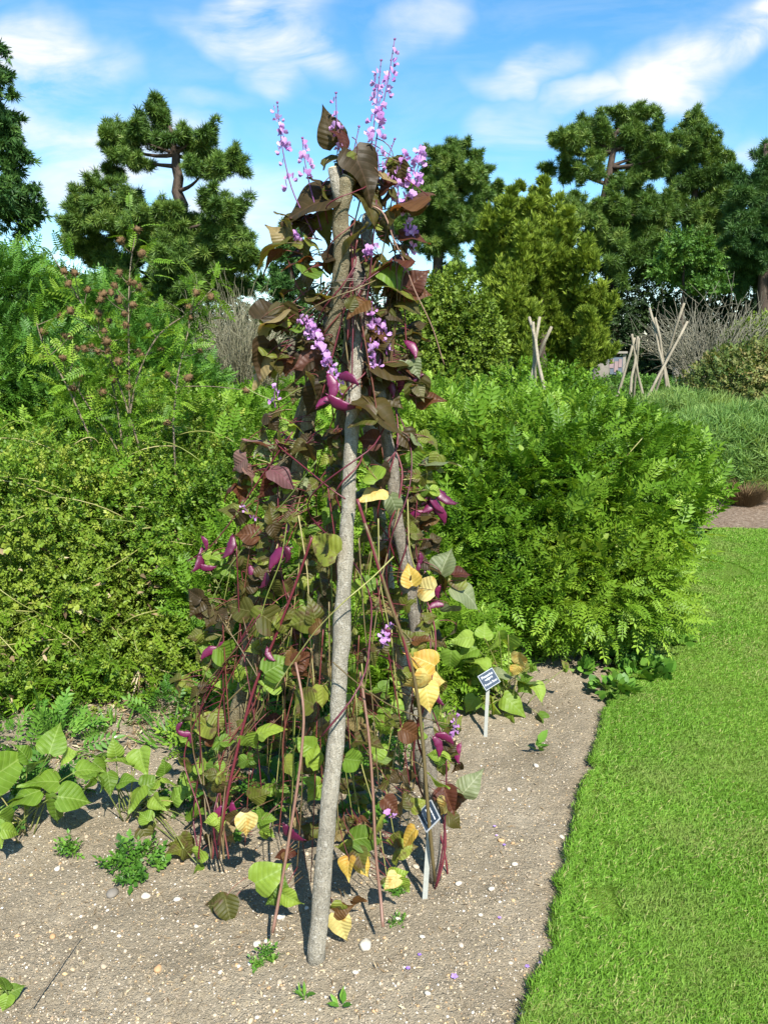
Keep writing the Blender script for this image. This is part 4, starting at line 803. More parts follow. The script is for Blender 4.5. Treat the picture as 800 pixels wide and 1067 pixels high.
# leaves behind and between, hanging in threes from the twining stems
SIL = np.array([(150, 338, 405), (180, 330, 438), (210, 305, 444), (250, 270, 442), (300, 270, 440), (350, 262, 438), (400, 270, 442), (450, 252, 455), (500, 238, 465), (560, 215, 462), (600, 205, 485), (650, 192, 478), (700, 182, 470), (750, 175, 482), (800, 170, 490), (850, 178, 480), (890, 195, 450), (930, 225, 420)])
def cls_at(py):
    q = rng.random()
    if py < 330: return 'd' if q < .60 else 'b' if q < .78 else 'o' if q < .95 else 'g'
    if py < 480: return 'd' if q < .42 else 'b' if q < .54 else 'o' if q < .86 else 'g' if q < .95 else 's'
    if py < 620: return 'd' if q < .26 else 'b' if q < .36 else 'o' if q < .76 else 'g' if q < .92 else 's'
    return 'o' if q < .46 else 'g' if q < .70 else 'd' if q < .86 else 'b' if q < .94 else 't'
for i in range(350):
    py = rng.uniform(165, 925) if i < 175 else rng.uniform(450, 900); x0, x1 = np.interp(py, SIL[:, 0], SIL[:, 1]), np.interp(py, SIL[:, 0], SIL[:, 2])
    px = rng.uniform(x0 + 8, x1 - 8); f = rng.uniform(-1.0, .5) if abs(px - np.interp(py, [200, 1000], [360, 330])) < 34 else rng.uniform(-1., .8)
    c = on_wig(px, py, f); s = rng.uniform(.042, .072); a0 = rng.uniform(-130, -50) + (rng.random() < .2) * 120; cl_ = cls_at(py)
    for k, da in enumerate((0, 82, -82)):
        if rng.random() < .12: continue
        a = a0 + da; put_leaf(c + s * .45 * (math.cos(R(a)) * RIGHTV + math.sin(R(a)) * UPV), s * (1 if k == 0 else .88), a, cl_)

# ---- stems: twining on the poles, hanging loose and crossing the middle
def smooth(pts, n=28):
    pts = np.array(pts, float); t = np.linspace(0, 1, len(pts)); tt = np.linspace(0, 1, n); P = np.stack([np.interp(tt, t, pts[:, j]) for j in range(3)], -1)
    for _ in range(4): P[1:-1] = (P[:-2] + 2 * P[1:-1] + P[2:]) / 4
    return P
def stem(own, P, r0, r1, mat=M_VINE, name='stem'):
    g = Geo(); g.tube(P, np.linspace(r0, r1, len(P)), 6, wob=.05); return g.build(name, mat, ROOTS[own]['o'])
def twine(own, pole, turns, off, r, t0=0., t1=1., ph=0., mat=M_VINE):
    n = int(18 * turns) + 20; t = np.linspace(t0, t1, n) * (len(pole) - 1); i = np.clip(t.astype(int), 0, len(pole) - 2); P = pole[i] + (pole[i + 1] - pole[i]) * (t - i)[:, None]
    th = np.linspace(0, 2 * np.pi * turns, n) + ph; o = off * (1 + .35 * vnoise(np.stack([th, th * .3], -1), .7, ph)); stem(own, P + np.stack([o * np.cos(th), o * np.sin(th), 0 * th], -1), r, r * .55, mat)
for own, pole, cfg in (('front', FRONT, [(2.5, .10, .0028, .25, 1.), (3.5, .036, .0026, .45, 1.)]), ('right', RIGHT, [(4, .032, .0036, 0, 1.), (3, .045, .003, 0, 1.), (2, .07, .0026, 0, .95), (5, .034, .0025, .2, 1.)]),
                       ('left', BACKL, [(4, .032, .0034, 0, 1.), (3, .06, .003, 0, 1.), (2, .10, .0026, .1, 1.)]), ('left', OLIVE, [(4, .034, .003, .1, .9), (3, .05, .0026, .2, 1.)]), ('back', BACKR, [(4, .032, .003, 0, 1.), (3, .06, .0026, 0, 1.)]), ('back', BACKM, [(4, .034, .003, 0, 1.), (2, .06, .0026, 0, 1.)])):
    for k, (tu, of, r, t0, t1) in enumerate(cfg): twine(own, pole, tu, of, r, t0, t1, rng.uniform(0, 6))
def px_stem(own, pts, r0, r1, mat=M_VINE, n=26, name='stem'): return stem(own, smooth([on_wig(*p) for p in pts], n), r0, r1, mat, name)
px_stem('right', [(388, 215, .8), (401, 217, 1.), (406, 240, 1.), (412, 255, 1.), (421, 270, 1.), (427, 292, 1.), (436, 312, 1.), (447, 332, .9), (454, 350, .8), (459, 370, .8), (463, 380, .8)], .0026, .0012, M_CANE_RED)
px_stem('right', [(372, 520, 1.), (385, 560, 1.), (395, 595, 1.), (408, 630, 1.), (420, 665, 1.), (428, 700, 1.)], .0045, .0035)
px_stem('right', [(380, 545, 1.), (392, 580, 1.), (404, 622, 1.), (414, 650, 1.), (430, 690, 1.), (440, 760, .9), (445, 840, .9), (453, 918, .8)], .0045, .0055)
px_stem('front', [(308, 690, .9), (318, 740, 1.), (313, 800, 1.), (302, 870, 1.), (292, 930, 1.), (284, 972, 1.05)], .0034, .0048, M_CANE_RED)
px_stem('right', [(375, 700, .9), (384, 760, 1.), (389, 830, 1.), (391, 890, 1.), (396, 930, 1.), (399, 966, 1.1)], .0034, .0047, M_CANE_RED)
px_stem('front', [(347, 690, 1.2), (360, 702, 1.2), (380, 718, 1.1), (405, 735, 1.1), (430, 745, 1.), (455, 752, .8)], .0022, .0016)
px_stem('left', [(325, 560, .9), (315, 590, .8), (300, 630, .8), (285, 670, .7), (268, 705, .7), (255, 750, .7), (240, 810, .7), (228, 880, .7)], .0034, .005)
px_stem('left', [(300, 470, .6), (285, 455, .6), (290, 465, .7), (315, 485, .8), (345, 510, .9), (360, 520, .9)], .002, .002)
px_stem('left', [(305, 450, .7), (270, 500, .5), (240, 545, .4), (218, 572, .3), (195, 585, .2)], .0022, .0013)
px_stem('left', [(330, 480, .8), (300, 520, .6), (262, 560, .5), (232, 600, .4), (215, 640, .4)], .0022, .0013, M_GSTEM)
for i in range(11):   # the bundle of purple stems low on the left
    x = 205 + 34 * rng.random(); px_stem('left', [(x, 895, .6), (x + rng.uniform(-12, 14), 850, rng.uniform(.2, .9)), (x + rng.uniform(-20, 26), 790, rng.uniform(.1, .8)), (x + rng.uniform(-25, 60), 730, .5), (x + rng.uniform(-10, 70), 640, .5)], .0026, .0016)
for i in range(66):   # loose fine stems across the open middle
    x = rng.uniform(225, 445); y0 = rng.uniform(500, 720); y1 = y0 + rng.uniform(120, 280); dx = rng.uniform(-45, 45); f = rng.uniform(-.6, .9)
    px_stem('front' if x < 380 else 'right', [(x, y0, f), (x + dx * .3 + rng.uniform(-8, 8), (2 * y0 + y1) / 3, f), (x + dx * .7, (y0 + 2 * y1) / 3, f), (x + dx, min(y1, 930), f)], .0019, .0014, M_YSTEM if rng.random() < .35 else M_VINE)
for i in range(22):   # fine dark stems in the upper part
    x = rng.uniform(345, 425); y0 = rng.uniform(200, 330); y1 = y0 + rng.uniform(80, 180); f = rng.uniform(-.5, .7); e = x + rng.uniform(-35, 25)
    px_stem('front' if x < 390 else 'right', [(x, y0, f), ((x + e) / 2 + rng.uniform(-8, 8), (y0 + y1) / 2, f), (e, y1, f)], .0022, .0018)
px_stem('left', [(352, 290, .4), (330, 320, .3), (310, 300, .2), (300, 270, .1)], .0022, .0014)
px_stem('front', [(420, 500, .6), (435, 498, .5), (447, 492, .4), (455, 486, .3)], .0016, .0012, M_GSTEM)
px_stem('left', [(345, 395, .6), (310, 405, .5), (290, 420, .4), (262, 408, .2), (255, 402, .1)], .002, .0013, M_GSTEM)
px_stem('front', [(410, 580, 1.2), (385, 605, 1.2), (360, 625, 1.3), (330, 655, 1.1), (305, 690, .9), (285, 720, .8)], .002, .0016, M_YSTEM)
for own, D in ROOTS.items():
    for k, g in D['fol'].items():
        if g.n: 
            o = g.build('foliage', LM[k], D['o']); o['label'] = dict(d='dark olive-brown leaves', b='reddish brown leaves', o='olive green leaves', g='fresh green leaves', m='mauve leaves seen from below', s='grey-green leaves', t='tan leaves', y='yellow leaves', l='lime green leaves')[k]
    if PET[own].n: PET[own].build('leaf_stalks', M_VINE, D['o'])['kind'] = 'stuff'

# ---- blossoms: a standard petal, two wings and a keel
def blossom_mesh(seed):
    rs = random.Random(seed); parts = []
    def petal(l, w, cup, loc, d, n): 
        v = [(0, 0, 0), (-w * .7, l * .35, cup * .4), (-w, l * .75, cup), (-w * .45, l * 1.02, cup * .9), (0, l * .9, cup * .35), (w * .45, l * 1.02, cup * .9), (w, l * .75, cup), (w * .7, l * .35, cup * .4), (0, l * .45, 0)]
        parts.append(moved(T(v, [(8, i, (i + 1) % 8) for i in range(8)]), loc, d, n, 1))
    petal(1.0, .62, .22, (0, 0, 0), (0, .35, 1), (0, -1, .3)); petal(.75, .36, .15, (.08, .05, -.05), (.35, 1, -.1), (1, 0, .6)); petal(.75, .36, .15, (-.08, .05, -.05), (-.35, 1, -.1), (-1, 0, .6)); petal(.6, .2, .1, (0, .02, -.1), (0, .9, .25), (0, -.3, 1))
    v, f, u = join(parts); g = Geo(); g.add(v + np.array([rs.gauss(0, .02) for _ in range(v.size)]).reshape(v.shape), f, np.clip(.5 + .5 * v[:, 2], 0, 1)); return g.mesh('blossom', M_PETAL)
def bud_mesh(s):
    V, F, U = pebble_mesh(40 + s, 1); g = Geo(); g.add(V * [.42, .8, .6], F, .5); return g.mesh('bud', M_BUD)
BLOS = [blossom_mesh(s) for s in range(4)]; BUDM = [bud_mesh(s) for s in range(2)]
def small(name, me, parent, p, d, n, sc):
    o = bpy.data.objects.new(name, me); COL.objects.link(o); o.parent = parent; M = frames(np.array([d], float), np.array([n], float))[0] * sc
    m4 = np.eye(4); m4[:3, :3] = M; m4[:3, 3] = p - ORG[parent.name]; o.matrix_local = Matrix(m4.tolist()); return o
def spike(pts, nb, f=.4, size=.0115, nbud=3, own=None, dense=.5, start=.25, spread=1.0):
    P = smooth([on_wig(x, y, f) for x, y in pts], 22); k = own or owner(P[0]); root = pivot('flower_spike', ROOTS[k]['o'], P[0])
    g = Geo(); g.tube(P, np.linspace(.0021, .0011, 22), 5); g.build('flower_stalk', M_BUD, root)
    for i in range(nb):
        t = start + (.93 - start) * (i + rng.uniform(-.3, .3)) / max(1, nb - 1); t = np.clip(t, 0, .98); p = P[int(t * 21)]; a = rng.uniform(0, 6.28) if spread > .5 else rng.uniform(3.4, 6.0)
        d = np.array([math.cos(a), math.sin(a) * .8 - .25, rng.uniform(-.2, .4)]); s = size * 1.5 * (1.15 - .32 * t) * rng.uniform(.8, 1.2); small('blossom', random.choice(BLOS), root, p + unit(d) * s * .55, d, (rng.normal(0, .3), rng.normal(0, .3), 1), s)
        if rng.random() < dense: 
            a += 2.2; d = np.array([math.cos(a), math.sin(a), rng.uniform(-.2, .5)]); small('blossom', random.choice(BLOS), root, p + unit(d) * s * .4, d, (rng.normal(0, .3), 0, 1), s * .85)
    if nb > 5: nbud += 2
    for i in range(nbud):
        p = P[-1 - int(i * .9)]; a = i * 2.4; d = np.array([.5 * math.cos(a), .5 * math.sin(a), 1]); small('bud', random.choice(BUDM), root, p + unit(d) * .003, d, (math.cos(a + 1.5), math.sin(a + 1.5), 0), .0062 * (1 - .06 * i))
spike([(388, 190), (391, 150), (398, 115), (405, 80), (411, 42)], 11, .3, .0125, 4, 'front', .75, .32)
spike([(384, 188), (387, 150), (391, 120), (394, 95), (397, 64)], 9, .4, .0115, 4, 'front', .6, .3)
spike([(330, 250), (304, 200), (295, 160), (291, 130), (289, 108)], 9, .2, .0115, 4, 'front', .35, .3)
spike([(335, 240), (322, 190), (317, 165), (315, 145)], 6, .3, .0115, 2, 'front', .7, .45)
spike([(358, 185), (354, 160), (351, 130), (350, 98)], 6, .3, .0105, 1, 'front', .4, .3)
spike([(370, 180), (368, 160), (374, 133)], 0, .3, .01, 4, 'front')
spike([(392, 190), (402, 170), (411, 146)], 0, .3, .01, 5, 'right')
spike([(424, 222), (430, 195), (436, 172), (441, 155)], 9, .1, .0135, 2, 'right', .8, .25)
spike([(414, 215), (415, 190), (418, 170), (420, 157)], 6, .1, .0115, 2, 'right', .6, .3)
spike([(405, 225), (410, 200), (412, 178)], 5, .1, .011, 2, 'right', .5, .3)
spike([(400, 190), (395, 175), (393, 158)], 3, .3, .012, 1, 'right', .6, .2)
spike([(318, 335), (328, 352), (338, 372), (348, 392), (356, 412)], 19, .8, .0115, 1, 'front', .95, .02)
spike([(392, 392), (390, 365), (389, 340), (387, 316)], 12, .7, .0108, 2, 'right', .7, .1)
spike([(403, 370), (399, 350), (394, 332)], 5, .7, .0115, 1, 'right', .7, .2)
spike([(432, 248), (428, 236), (424, 222)], 4, .2, .011, 1, 'right', .7, .1)
spike([(312, 262), (307, 248), (302, 234)], 4, .2, .0115, 1, 'front', .7, .1)
spike([(378, 268), (384, 263), (392, 258)], 3, .8, .0115, 0, 'front', .3, .2)
spike([(287, 425), (286, 412), (287, 401)], 4, .2, .009, 1, 'left', .3, .2)
spike([(420, 285), (424, 270), (428, 255)], 5, .2, .011, 1, 'right', .5, .1)
spike([(472, 768), (474, 757), (476, 746)], 5, .5, .0095, 1, 'right', .5, .1)
spike([(405, 852), (409, 850), (412, 848)], 2, .9, .0095, 0, 'right', .2, .2)
spike([(398, 672), (402, 662), (409, 652)], 5, .8, .0105, 1, 'right', .4, .1)
spike([(262, 540), (258, 533), (253, 527)], 3, .5, .008, 0, 'left', .2, .1)
# ---- pods
def pod_mesh(seed):
    rs = random.Random(seed); P = []; rad = []
    for i in range(13):
        t = i / 12; P.append((0, t, -.13 * math.sin(math.pi * t) + .05 * t)); rad.append(.17 * math.sin(math.pi * min(.97, max(.03, t)) ** .8) ** .7 * (1 + .10 * math.sin(t * 19 + rs.uniform(0, 2))) + .012)
    g = Geo(); g.tube(P, rad, 10, r=.5); g.v[0] = g.v[0] * [.38, 1, 1.15]; g.tube([(0, .96, .1), (0, 1.08, .15)], [.02, .006], 5, r=.5); g.tube([(0, -.12, .03), (0, .03, 0)], [.018, .03], 5, r=.5); return g.mesh('seed_pod', M_POD)
PODM = [pod_mesh(s) for s in range(4)]
PODS = [(447, 525, 24, -125, .3), (455, 523, 25, -62, .3), (464, 517, 26, -42, .2), (457, 536, 24, -48, .3), (433, 540, 24, 205, .5), (443, 518, 18, -110, .3), (450, 514, 16, -95, .2), (207, 583, 26, -105, .2), (216, 590, 18, -10, .2), (238, 570, 24, -108, .3), (213, 566, 14, -70, .2), (291, 582, 30, -138, .7), (298, 578, 18, -85, .7), (266, 597, 18, -55, .5), (219, 681, 22, 205, .5), (231, 674, 15, 65, .5), (192, 763, 16, 170, .3), (197, 768, 14, -70, .3), (187, 758, 12, -120, .3), (428, 364, 20, -55, .5), (434, 395, 16, 40, .4), (363, 396, 24, -22, .95), (344, 404, 26, -80, .95), (356, 419, 28, -25, .95), (338, 420, 18, 200, .9), (437, 583, 14, -95, .7), (441, 591, 13, -70, .7), (434, 592, 12, -110, .7), (454, 632, 18, 190, .6), (457, 617, 14, -100, .6), (457, 727, 18, -62, .6), (306, 868, 30, -50, .9), (463, 770, 22, -25, .7), (455, 778, 22, -70, .7), (478, 785, 20, -100, .5), (282, 682, 16, -60, .7), (292, 640, 14, -80, .6), (415, 398, 22, -80, .6), (406, 405, 18, -60, .6), (230, 850, 22, -100, .6), (245, 845, 20, -75, .6), (404, 660, 12, -60, .8), (300, 545, 20, -95, .6), (275, 605, 18, -110, .5)]
for px, py, l, a, f in PODS:
    p = on_wig(px, py, f); k = owner(p); s = l * (p[1] * CP + .2) / FPX; a = R(a); d = unit(math.cos(a) * RIGHTV + math.sin(a) * UPV - VIEW * rng.normal(0, .2)); side = unit(np.cross(d, VIEW) + .3 * rng.normal(size=3)) * random.choice((-1, 1))
    small('seed_pod', random.choice(PODM), ROOTS[k]['o'], p - d * s * .5, d, side, s)

# ================================================================== PLANT LABELS
def plant_label(foot, head, Yf_, w, h, yaw, roll, tiltb, label, lines, lead):
    b = gr(*foot); Y = b[1] + lead; t = at(*head, Y); root = thing('plant_label', b * [1, 1, 0], label, 'plant label', 'plant labels on stakes')
    g = Geo(); d = unit(t - b); M = frames(d[None], VIEW[None])[0]; L_ = np.linalg.norm(t - b); g.box((b + t) / 2 - d * .02, (.0075, L_ / 2 + .02, .0018), M); g.build('stake', M_STAKE, root, False)
    # plaque axes: x along the text, y up the plaque, z towards the reader
    Mz = Matrix.Rotation(R(yaw), 3, 'Z') @ Matrix.Rotation(R(90 - tiltb), 3, 'X') @ Matrix.Rotation(R(roll), 3, 'Z'); A = np.array(Mz)
    c = t + A[:, 2] * .006
    g = Geo(); g.box(c, (w / 2, h / 2, .0016), A); pl = g.build('plaque', M_SLATE, root, False)
    for sx, sy, lx, ly in ((0, 1, w / 2, .0009), (0, -1, w / 2, .0009), (1, 0, .0009, h / 2), (-1, 0, .0009, h / 2)):
        g = Geo(); g.box(c + A @ np.array([sx * (w / 2), sy * (h / 2), .0]), (lx + .0003, ly + .0003, .0019), A); g.build('plaque_rim', M_RIM, pl, False)
    for txt, y, sz in lines:
        if txt is None:
            g = Geo(); x = -w * .34
            while x < w * .3:
                l = rng.uniform(.1, .2) * w; g.box(c + A @ np.array([x + l / 2, y * h, .0018]), (l / 2, sz * .14, .0003), A); x += l + .03 * w
            g.build('lettering', M_WHITE, pl, False); continue
        cu_ = bpy.data.curves.new('lettering', 'FONT'); cu_.body = txt; cu_.size = sz; cu_.align_x = 'CENTER'; cu_.align_y = 'CENTER'; cu_.extrude = .0002; cu_.offset = .0; cu_.materials.append(M_WHITE)
        ft = bpy.data.objects.new('lettering_source', cu_); me = bpy.data.meshes.new_from_object(ft); bpy.data.objects.remove(ft); o = bpy.data.objects.new('lettering', me); COL.objects.link(o); o.parent = pl; m4 = np.eye(4); m4[:3, :3] = A; m4[:3, 3] = c + A @ np.array([0, y * h, .0021]) - ORG[pl.name]; o.matrix_local = Matrix(m4.tolist())
    return root
plant_label((505.5, 768), (508.5, 708), 0, .08, .066, 22, 19, 34, 'slate plant label reading French Bean, tilted on a stake among green beans', [('Phaseolus', .26, .0155), ('vulgaris', .06, .014), ('French Bean', -.24, .0135)], .02)
plant_label((442, 944), (448, 851), 0, .074, .058, -62, -16, 40, 'slate plant label turned aside on a thin stake at the right pole foot', [(None, .25, .012), (None, .0, .010), (None, -.25, .010)], .03)
plant_label((544, 690), (547, 640), 0, .07, .055, 25, 20, 35, 'small dark plant label standing in the shade of the big green bush', [(None, .2, .010), (None, -.15, .010)], .02)

# ================================================================== SMALL PLANTS ROUND THE WIGWAM
def bean_plant(base, label, leaves, trios, stemmat=M_GSTEM, cls='g', spread=1.0, group='low green bean plants'):
    """leaves: (px, py, length px, angle, dY) placed by eye; trios: count of further leaves about the base"""
    root = thing('bean_plant', base * [1, 1, 0], label, 'bean plant', group); fol = {}; gs = Geo()
    def put(c, s, a, k, tl=None):
        if k == 'g' and rng.random() < .7: k = 'l'
        d = unit(math.cos(R(a)) * RIGHTV + math.sin(R(a)) * UPV - VIEW * rng.normal(0, .4)); nrm = unit(VIEW * .5 + np.array([0, 0, .9]) + .6 * rng.normal(size=3)); b = c - d * s * .5
        fol.setdefault(k, Geo()).scatter(BEAN[rng.integers(0, len(BEAN))], b[None], frames(d[None], nrm[None]), np.array([[s * 1.02, s, s]]), rng.random(1)); return b
    for px, py, l, a, Y, k in leaves:
        c = at(px, py, Y); b = put(c, .84 * l * (Y * CP + .25) / FPX, a, k); q = base * [1, 1, 0] + [rng.normal(0, .03), rng.normal(0, .03), 0]; m = (q + b) / 2 + np.array([0, 0, .05]); t = np.linspace(0, 1, 7)[:, None]; gs.tube((1 - t) ** 2 * q + 2 * t * (1 - t) * m + t ** 2 * b, np.linspace(.0028, .0014, 7), 5)
    for i in range(trios):
        h = base * [1, 1, 0] + np.array([rng.normal(0, .10) * spread, rng.normal(0, .10) * spread, rng.uniform(.03, .26) * min(1.2, spread)]); s = rng.uniform(.038, .066); a0 = rng.uniform(-150, -30)
        q = base * [1, 1, 0] + (h - base) * [.3, .3, 0]; gs.tube(smooth([q, (q + h) / 2 + [0, 0, .03], h], 7), np.linspace(.0028, .0014, 7), 5)
        for da in (0, 85, -85): a = a0 + da; put(h + s * .5 * (math.cos(R(a)) * RIGHTV + math.sin(R(a)) * UPV), s, a, cls if rng.random() < .85 else 'o')
    for k, g in fol.items():
        if k == 'y': g.build('yellow_leaf', LM[k], root)
        else: g.build('foliage', LM[k], root)
    if gs.n: gs.build('stem', stemmat, root)
    return root
def Yg(px, py): return gr(px, py)[1]
bean_plant(gr(528, 738), 'bright green bean plant with one yellow leaf, behind the French Bean label', [(517, 672, 34, -100, 3.3, 'g'), (530, 672, 34, -80, 3.3, 'g'), (541, 690, 26, -85, 3.25, 'y'), (536, 700, 18, -110, 3.25, 'y'), (520, 698, 34, 20, 3.3, 's'), (548, 715, 30, -40, 3.3, 'g'), (562, 722, 28, -60, 3.3, 'g'), (535, 733, 34, -30, 3.3, 'g'), (568, 752, 26, -50, 3.3, 'g'), (497, 690, 32, 150, 3.3, 'g'), (485, 680, 30, 200, 3.3, 'g'), (515, 738, 30, -70, 3.3, 'g'), (490, 735, 26, -120, 3.3, 'g'), (530, 755, 24, -100, 3.3, 'g'), (505, 655, 26, 80, 3.3, 'g')], 12, spread=1.1)
bean_plant(gr(480, 735), 'green bean plant between the right pole and the French Bean label', [(480, 665, 30, 190, 3.3, 'g'), (468, 690, 30, -100, 3.3, 'g'), (462, 745, 26, -80, 2.9, 'g')], 20, spread=1.3)
bean_plant(gr(25, 868), 'bright green bean plant at left edge with large pale leaves', [(10, 800, 60, 25, 2.45, 'g'), (42, 812, 46, 160, 2.45, 'g'), (80, 832, 44, -15, 2.4, 'g'), (57, 768, 40, 80, 2.5, 'g'), (25, 783, 28, 100, 2.5, 'g'), (20, 830, 50, -170, 2.4, 'g'), (55, 845, 40, -110, 2.4, 'g'), (70, 786, 28, 40, 2.5, 'g'), (8, 855, 34, -60, 2.35, 'g'), (95, 800, 34, 10, 2.5, 'g'), (35, 795, 36, 200, 2.5, 'g')], 4)
bean_plant(gr(140, 850), 'green bean shoot trailing over the soil between left edge and wigwam', [(115, 815, 28, -60, 2.5, 'g'), (132, 812, 26, 30, 2.5, 'g'), (165, 838, 26, -40, 2.45, 'g'), (150, 850, 24, 150, 2.42, 'g'), (172, 800, 24, 80, 2.5, 'g'), (195, 822, 24, -10, 2.45, 'g'), (120, 780, 24, 90, 2.55, 'g'), (125, 792, 34, 150, 2.55, 'g'), (148, 795, 36, -70, 2.55, 'g'), (108, 800, 30, -30, 2.55, 'g'), (140, 832, 36, -120, 2.45, 'g'), (160, 815, 30, 20, 2.5, 'g'), (178, 813, 26, -30, 2.5, 'g'), (184, 828, 28, 60, 2.45, 'g'), (157, 818, 28, -150, 2.5, 'g'), (205, 845, 28, 60, 2.4, 'g'), (152, 872, 26, -60, 2.4, 'o'), (180, 886, 26, 170, 2.3, 'o'), (198, 890, 26, -60, 2.3, 'o'), (205, 910, 22, -100, 2.25, 'g'), (160, 865, 20, -120, 2.35, 'o')], 3)
bean_plant(gr(-8, 1050), 'dark green bean leaves poking in at the lower left corner', [(6, 1022, 22, 120, 1.75, 'g'), (16, 1032, 26, 20, 1.75, 'g'), (6, 1047, 22, -100, 1.72, 'g'), (2, 1030, 20, 70, 1.75, 'g')], 0)
bean_plant(gr(275, 785), 'green bean plant growing inside the wigwam behind the front pole', [], 26, spread=1.7)
bean_plant(gr(385, 770), 'yellowish green bean plant inside the wigwam right of the front pole', [(350, 700, 26, 60, 2.9, 'g'), (375, 720, 24, 120, 2.9, 'g')], 24, spread=1.6)
bean_plant(gr(228, 800), 'leafy green bean plant crowding the left foot of the wigwam', [], 20, spread=1.1)

def weed(p, label, tm, n, rad, h, size, mat=M_WEED, group='small weeds on the soil', cat='weed', name='weed'):
    if n < 30: rad *= .38
    g = Geo(); a = rng.uniform(0, 6.28, n); q = rng.random(n) ** .6; P = p * [1, 1, 0] + np.stack([rad * q * np.cos(a), rad * q * np.sin(a), .012 + h * (1 - q) * rng.random(n) + 0 * a], -1)
    o = np.stack([np.cos(a) * q, np.sin(a) * q, .3 + 0 * a], -1); foliage(g, tm, P, o, size, .35, .35); return tag(g.build(name, mat, org=p * [1, 1, 0]), label, cat, group)
weed(gr(140, 905), 'low dark green weed on the soil at lower left of wigwam', SPRIG, 75, .085, .06, .05, M_LIQD)
weed(gr(72, 892), 'small leafy green weed below the left edge bean plant', SPRIG, 22, .04, .04, .045)
weed(gr(268, 1010), 'tiny yellow-green weed left of the front pole foot', SPRIG, 14, .03, .012, .025)
weed(gr(280, 1003), 'tiny yellow-green weed touching the front pole foot', SPRIG, 16, .025, .03, .03)
weed(gr(318, 1047), 'little seedling with narrow leaves in front of the front pole', [leaflet(.12)], 9, .02, .02, .035)
weed(gr(355, 1052), 'little seedling at the bottom edge right of the front pole', [leaflet(.2)], 8, .018, .02, .03)
weed(gr(413, 965), 'tiny bright green weed below the leaning stake label', SPRIG, 22, .035, .015, .026)
weed(gr(412, 935), 'small bright green weed left of the leaning stake label', SPRIG, 26, .04, .02, .028)
weed(gr(560, 785), 'lone green seedling on the soil near the lawn edge', [leaflet(.3)], 7, .02, .04, .06)
weed(gr(20, 840), 'dark leafy weed behind the left edge bean plant', FROND_A, 40, .16, .10, .11, M_LIQD)
weed(gr(40, 780), 'ferny green weed under the tangle at left edge', FROND_A, 60, .22, .14, .12, M_WEED)
weed(gr(120, 760), 'narrow-leaved weed on bare soil below the left tangle', [blade(.6, .06)], 40, .09, .03, .07)
weed(gr(180, 775), 'grassy weed on bare soil beside the dried roots', [blade(.6, .05)], 60, .09, .05, .10)
weed(gr(95, 735), 'patch of small green weeds at the foot of the left tangle', SPRIG, 90, .2, .08, .055, M_CHICK)
weed(gr(185, 740), 'dark feathery weed right of the dried roots', FROND_A, 70, .16, .14, .09, M_LIQD)
weed(gr(55, 830), 'green weed between soil and left edge bean plant', SPRIG, 40, .1, .05, .05)
for p, r_, n in [((652, 690), .16, 150), ((672, 700), .14, 110), ((640, 722), .10, 70), ((690, 668), .14, 90), ((610, 700), .05, 26)]:
    weed(gr(*p), 'clover-like leaves creeping from the bush foot onto the lawn edge', [leaflet(.42, .03, .05)], n, r_, .05, .055, M_WEED, 'clover patches at the bush foot', 'clover', 'clover_patch')
for p, tm, n, r_, h, sz, mt, lb in [((250, 850), SPRIG, 90, .13, .12, .06, M_LIQD, 'dark leafy weed in the shade at the left foot of the wigwam'), ((300, 830), [leaflet(.3)], 110, .14, .12, .05, M_WEED, 'broad-leaved weed under the wigwam left of the front pole'),
    ((235, 775), FROND_A, 90, .17, .2, .09, M_LIQ, 'ferny weed behind the purple stems at left'), ((335, 800), SPRIG, 110, .15, .16, .06, M_WEED, 'leafy weed directly behind the front pole'), ((290, 760), FROND_A, 110, .22, .25, .10, M_LIQD, 'taller ferny weed in the middle of the wigwam'),
    ((410, 800), SPRIG, 90, .12, .14, .055, M_WEED, 'leafy weed inside the right pole foot'), ((180, 845), SPRIG, 60, .10, .06, .055, M_LIQD, 'dark weed between trailing bean shoot and purple stems'), ((370, 855), [leaflet(.3)], 50, .09, .07, .045, M_WEED, 'small broad-leaved weed between front and right poles')]:
    weed(gr(*p), lb, tm, n, r_, h, sz, mt)
# violets fallen or growing along the bed
def pansy(px, py, s, label):
    p = gr(px, py); p[2] = float(soil_z(p[None])[0]) + .006; g = Geo(); n = 5; a = np.arange(n) * 6.28 / n + random.random(); d = np.stack([np.cos(a), np.sin(a), .35 + 0 * a], -1); g.scatter(leaflet(.42, .05, .1), np.repeat(p[None], n, 0), frames(d, np.repeat([[0, -.3, 1.]], n, 0)), s); tag(g.build('violet_flower', M_VIOLET, org=p), label, 'flower', 'violet flowers on the soil')
M_VIOLET = petal_mat('violet', (.16, .06, .42), (.42, .30, .72))
for px, py, s in [(473, 1024, .011), (549, 1008, .007), (425, 1015, .007), (520, 963, .006), (437, 1002, .006), (515, 865, .006), (525, 887, .006), (517, 876, .005)]: pansy(px, py, s, 'tiny violet flower lying on the bare soil right of the wigwam')
for px, py in [(590, 897), (589, 912), (563, 1005), (558, 1050), (545, 1054)]: pansy(px, py, .009, 'tiny violet flower growing at the lawn edge')

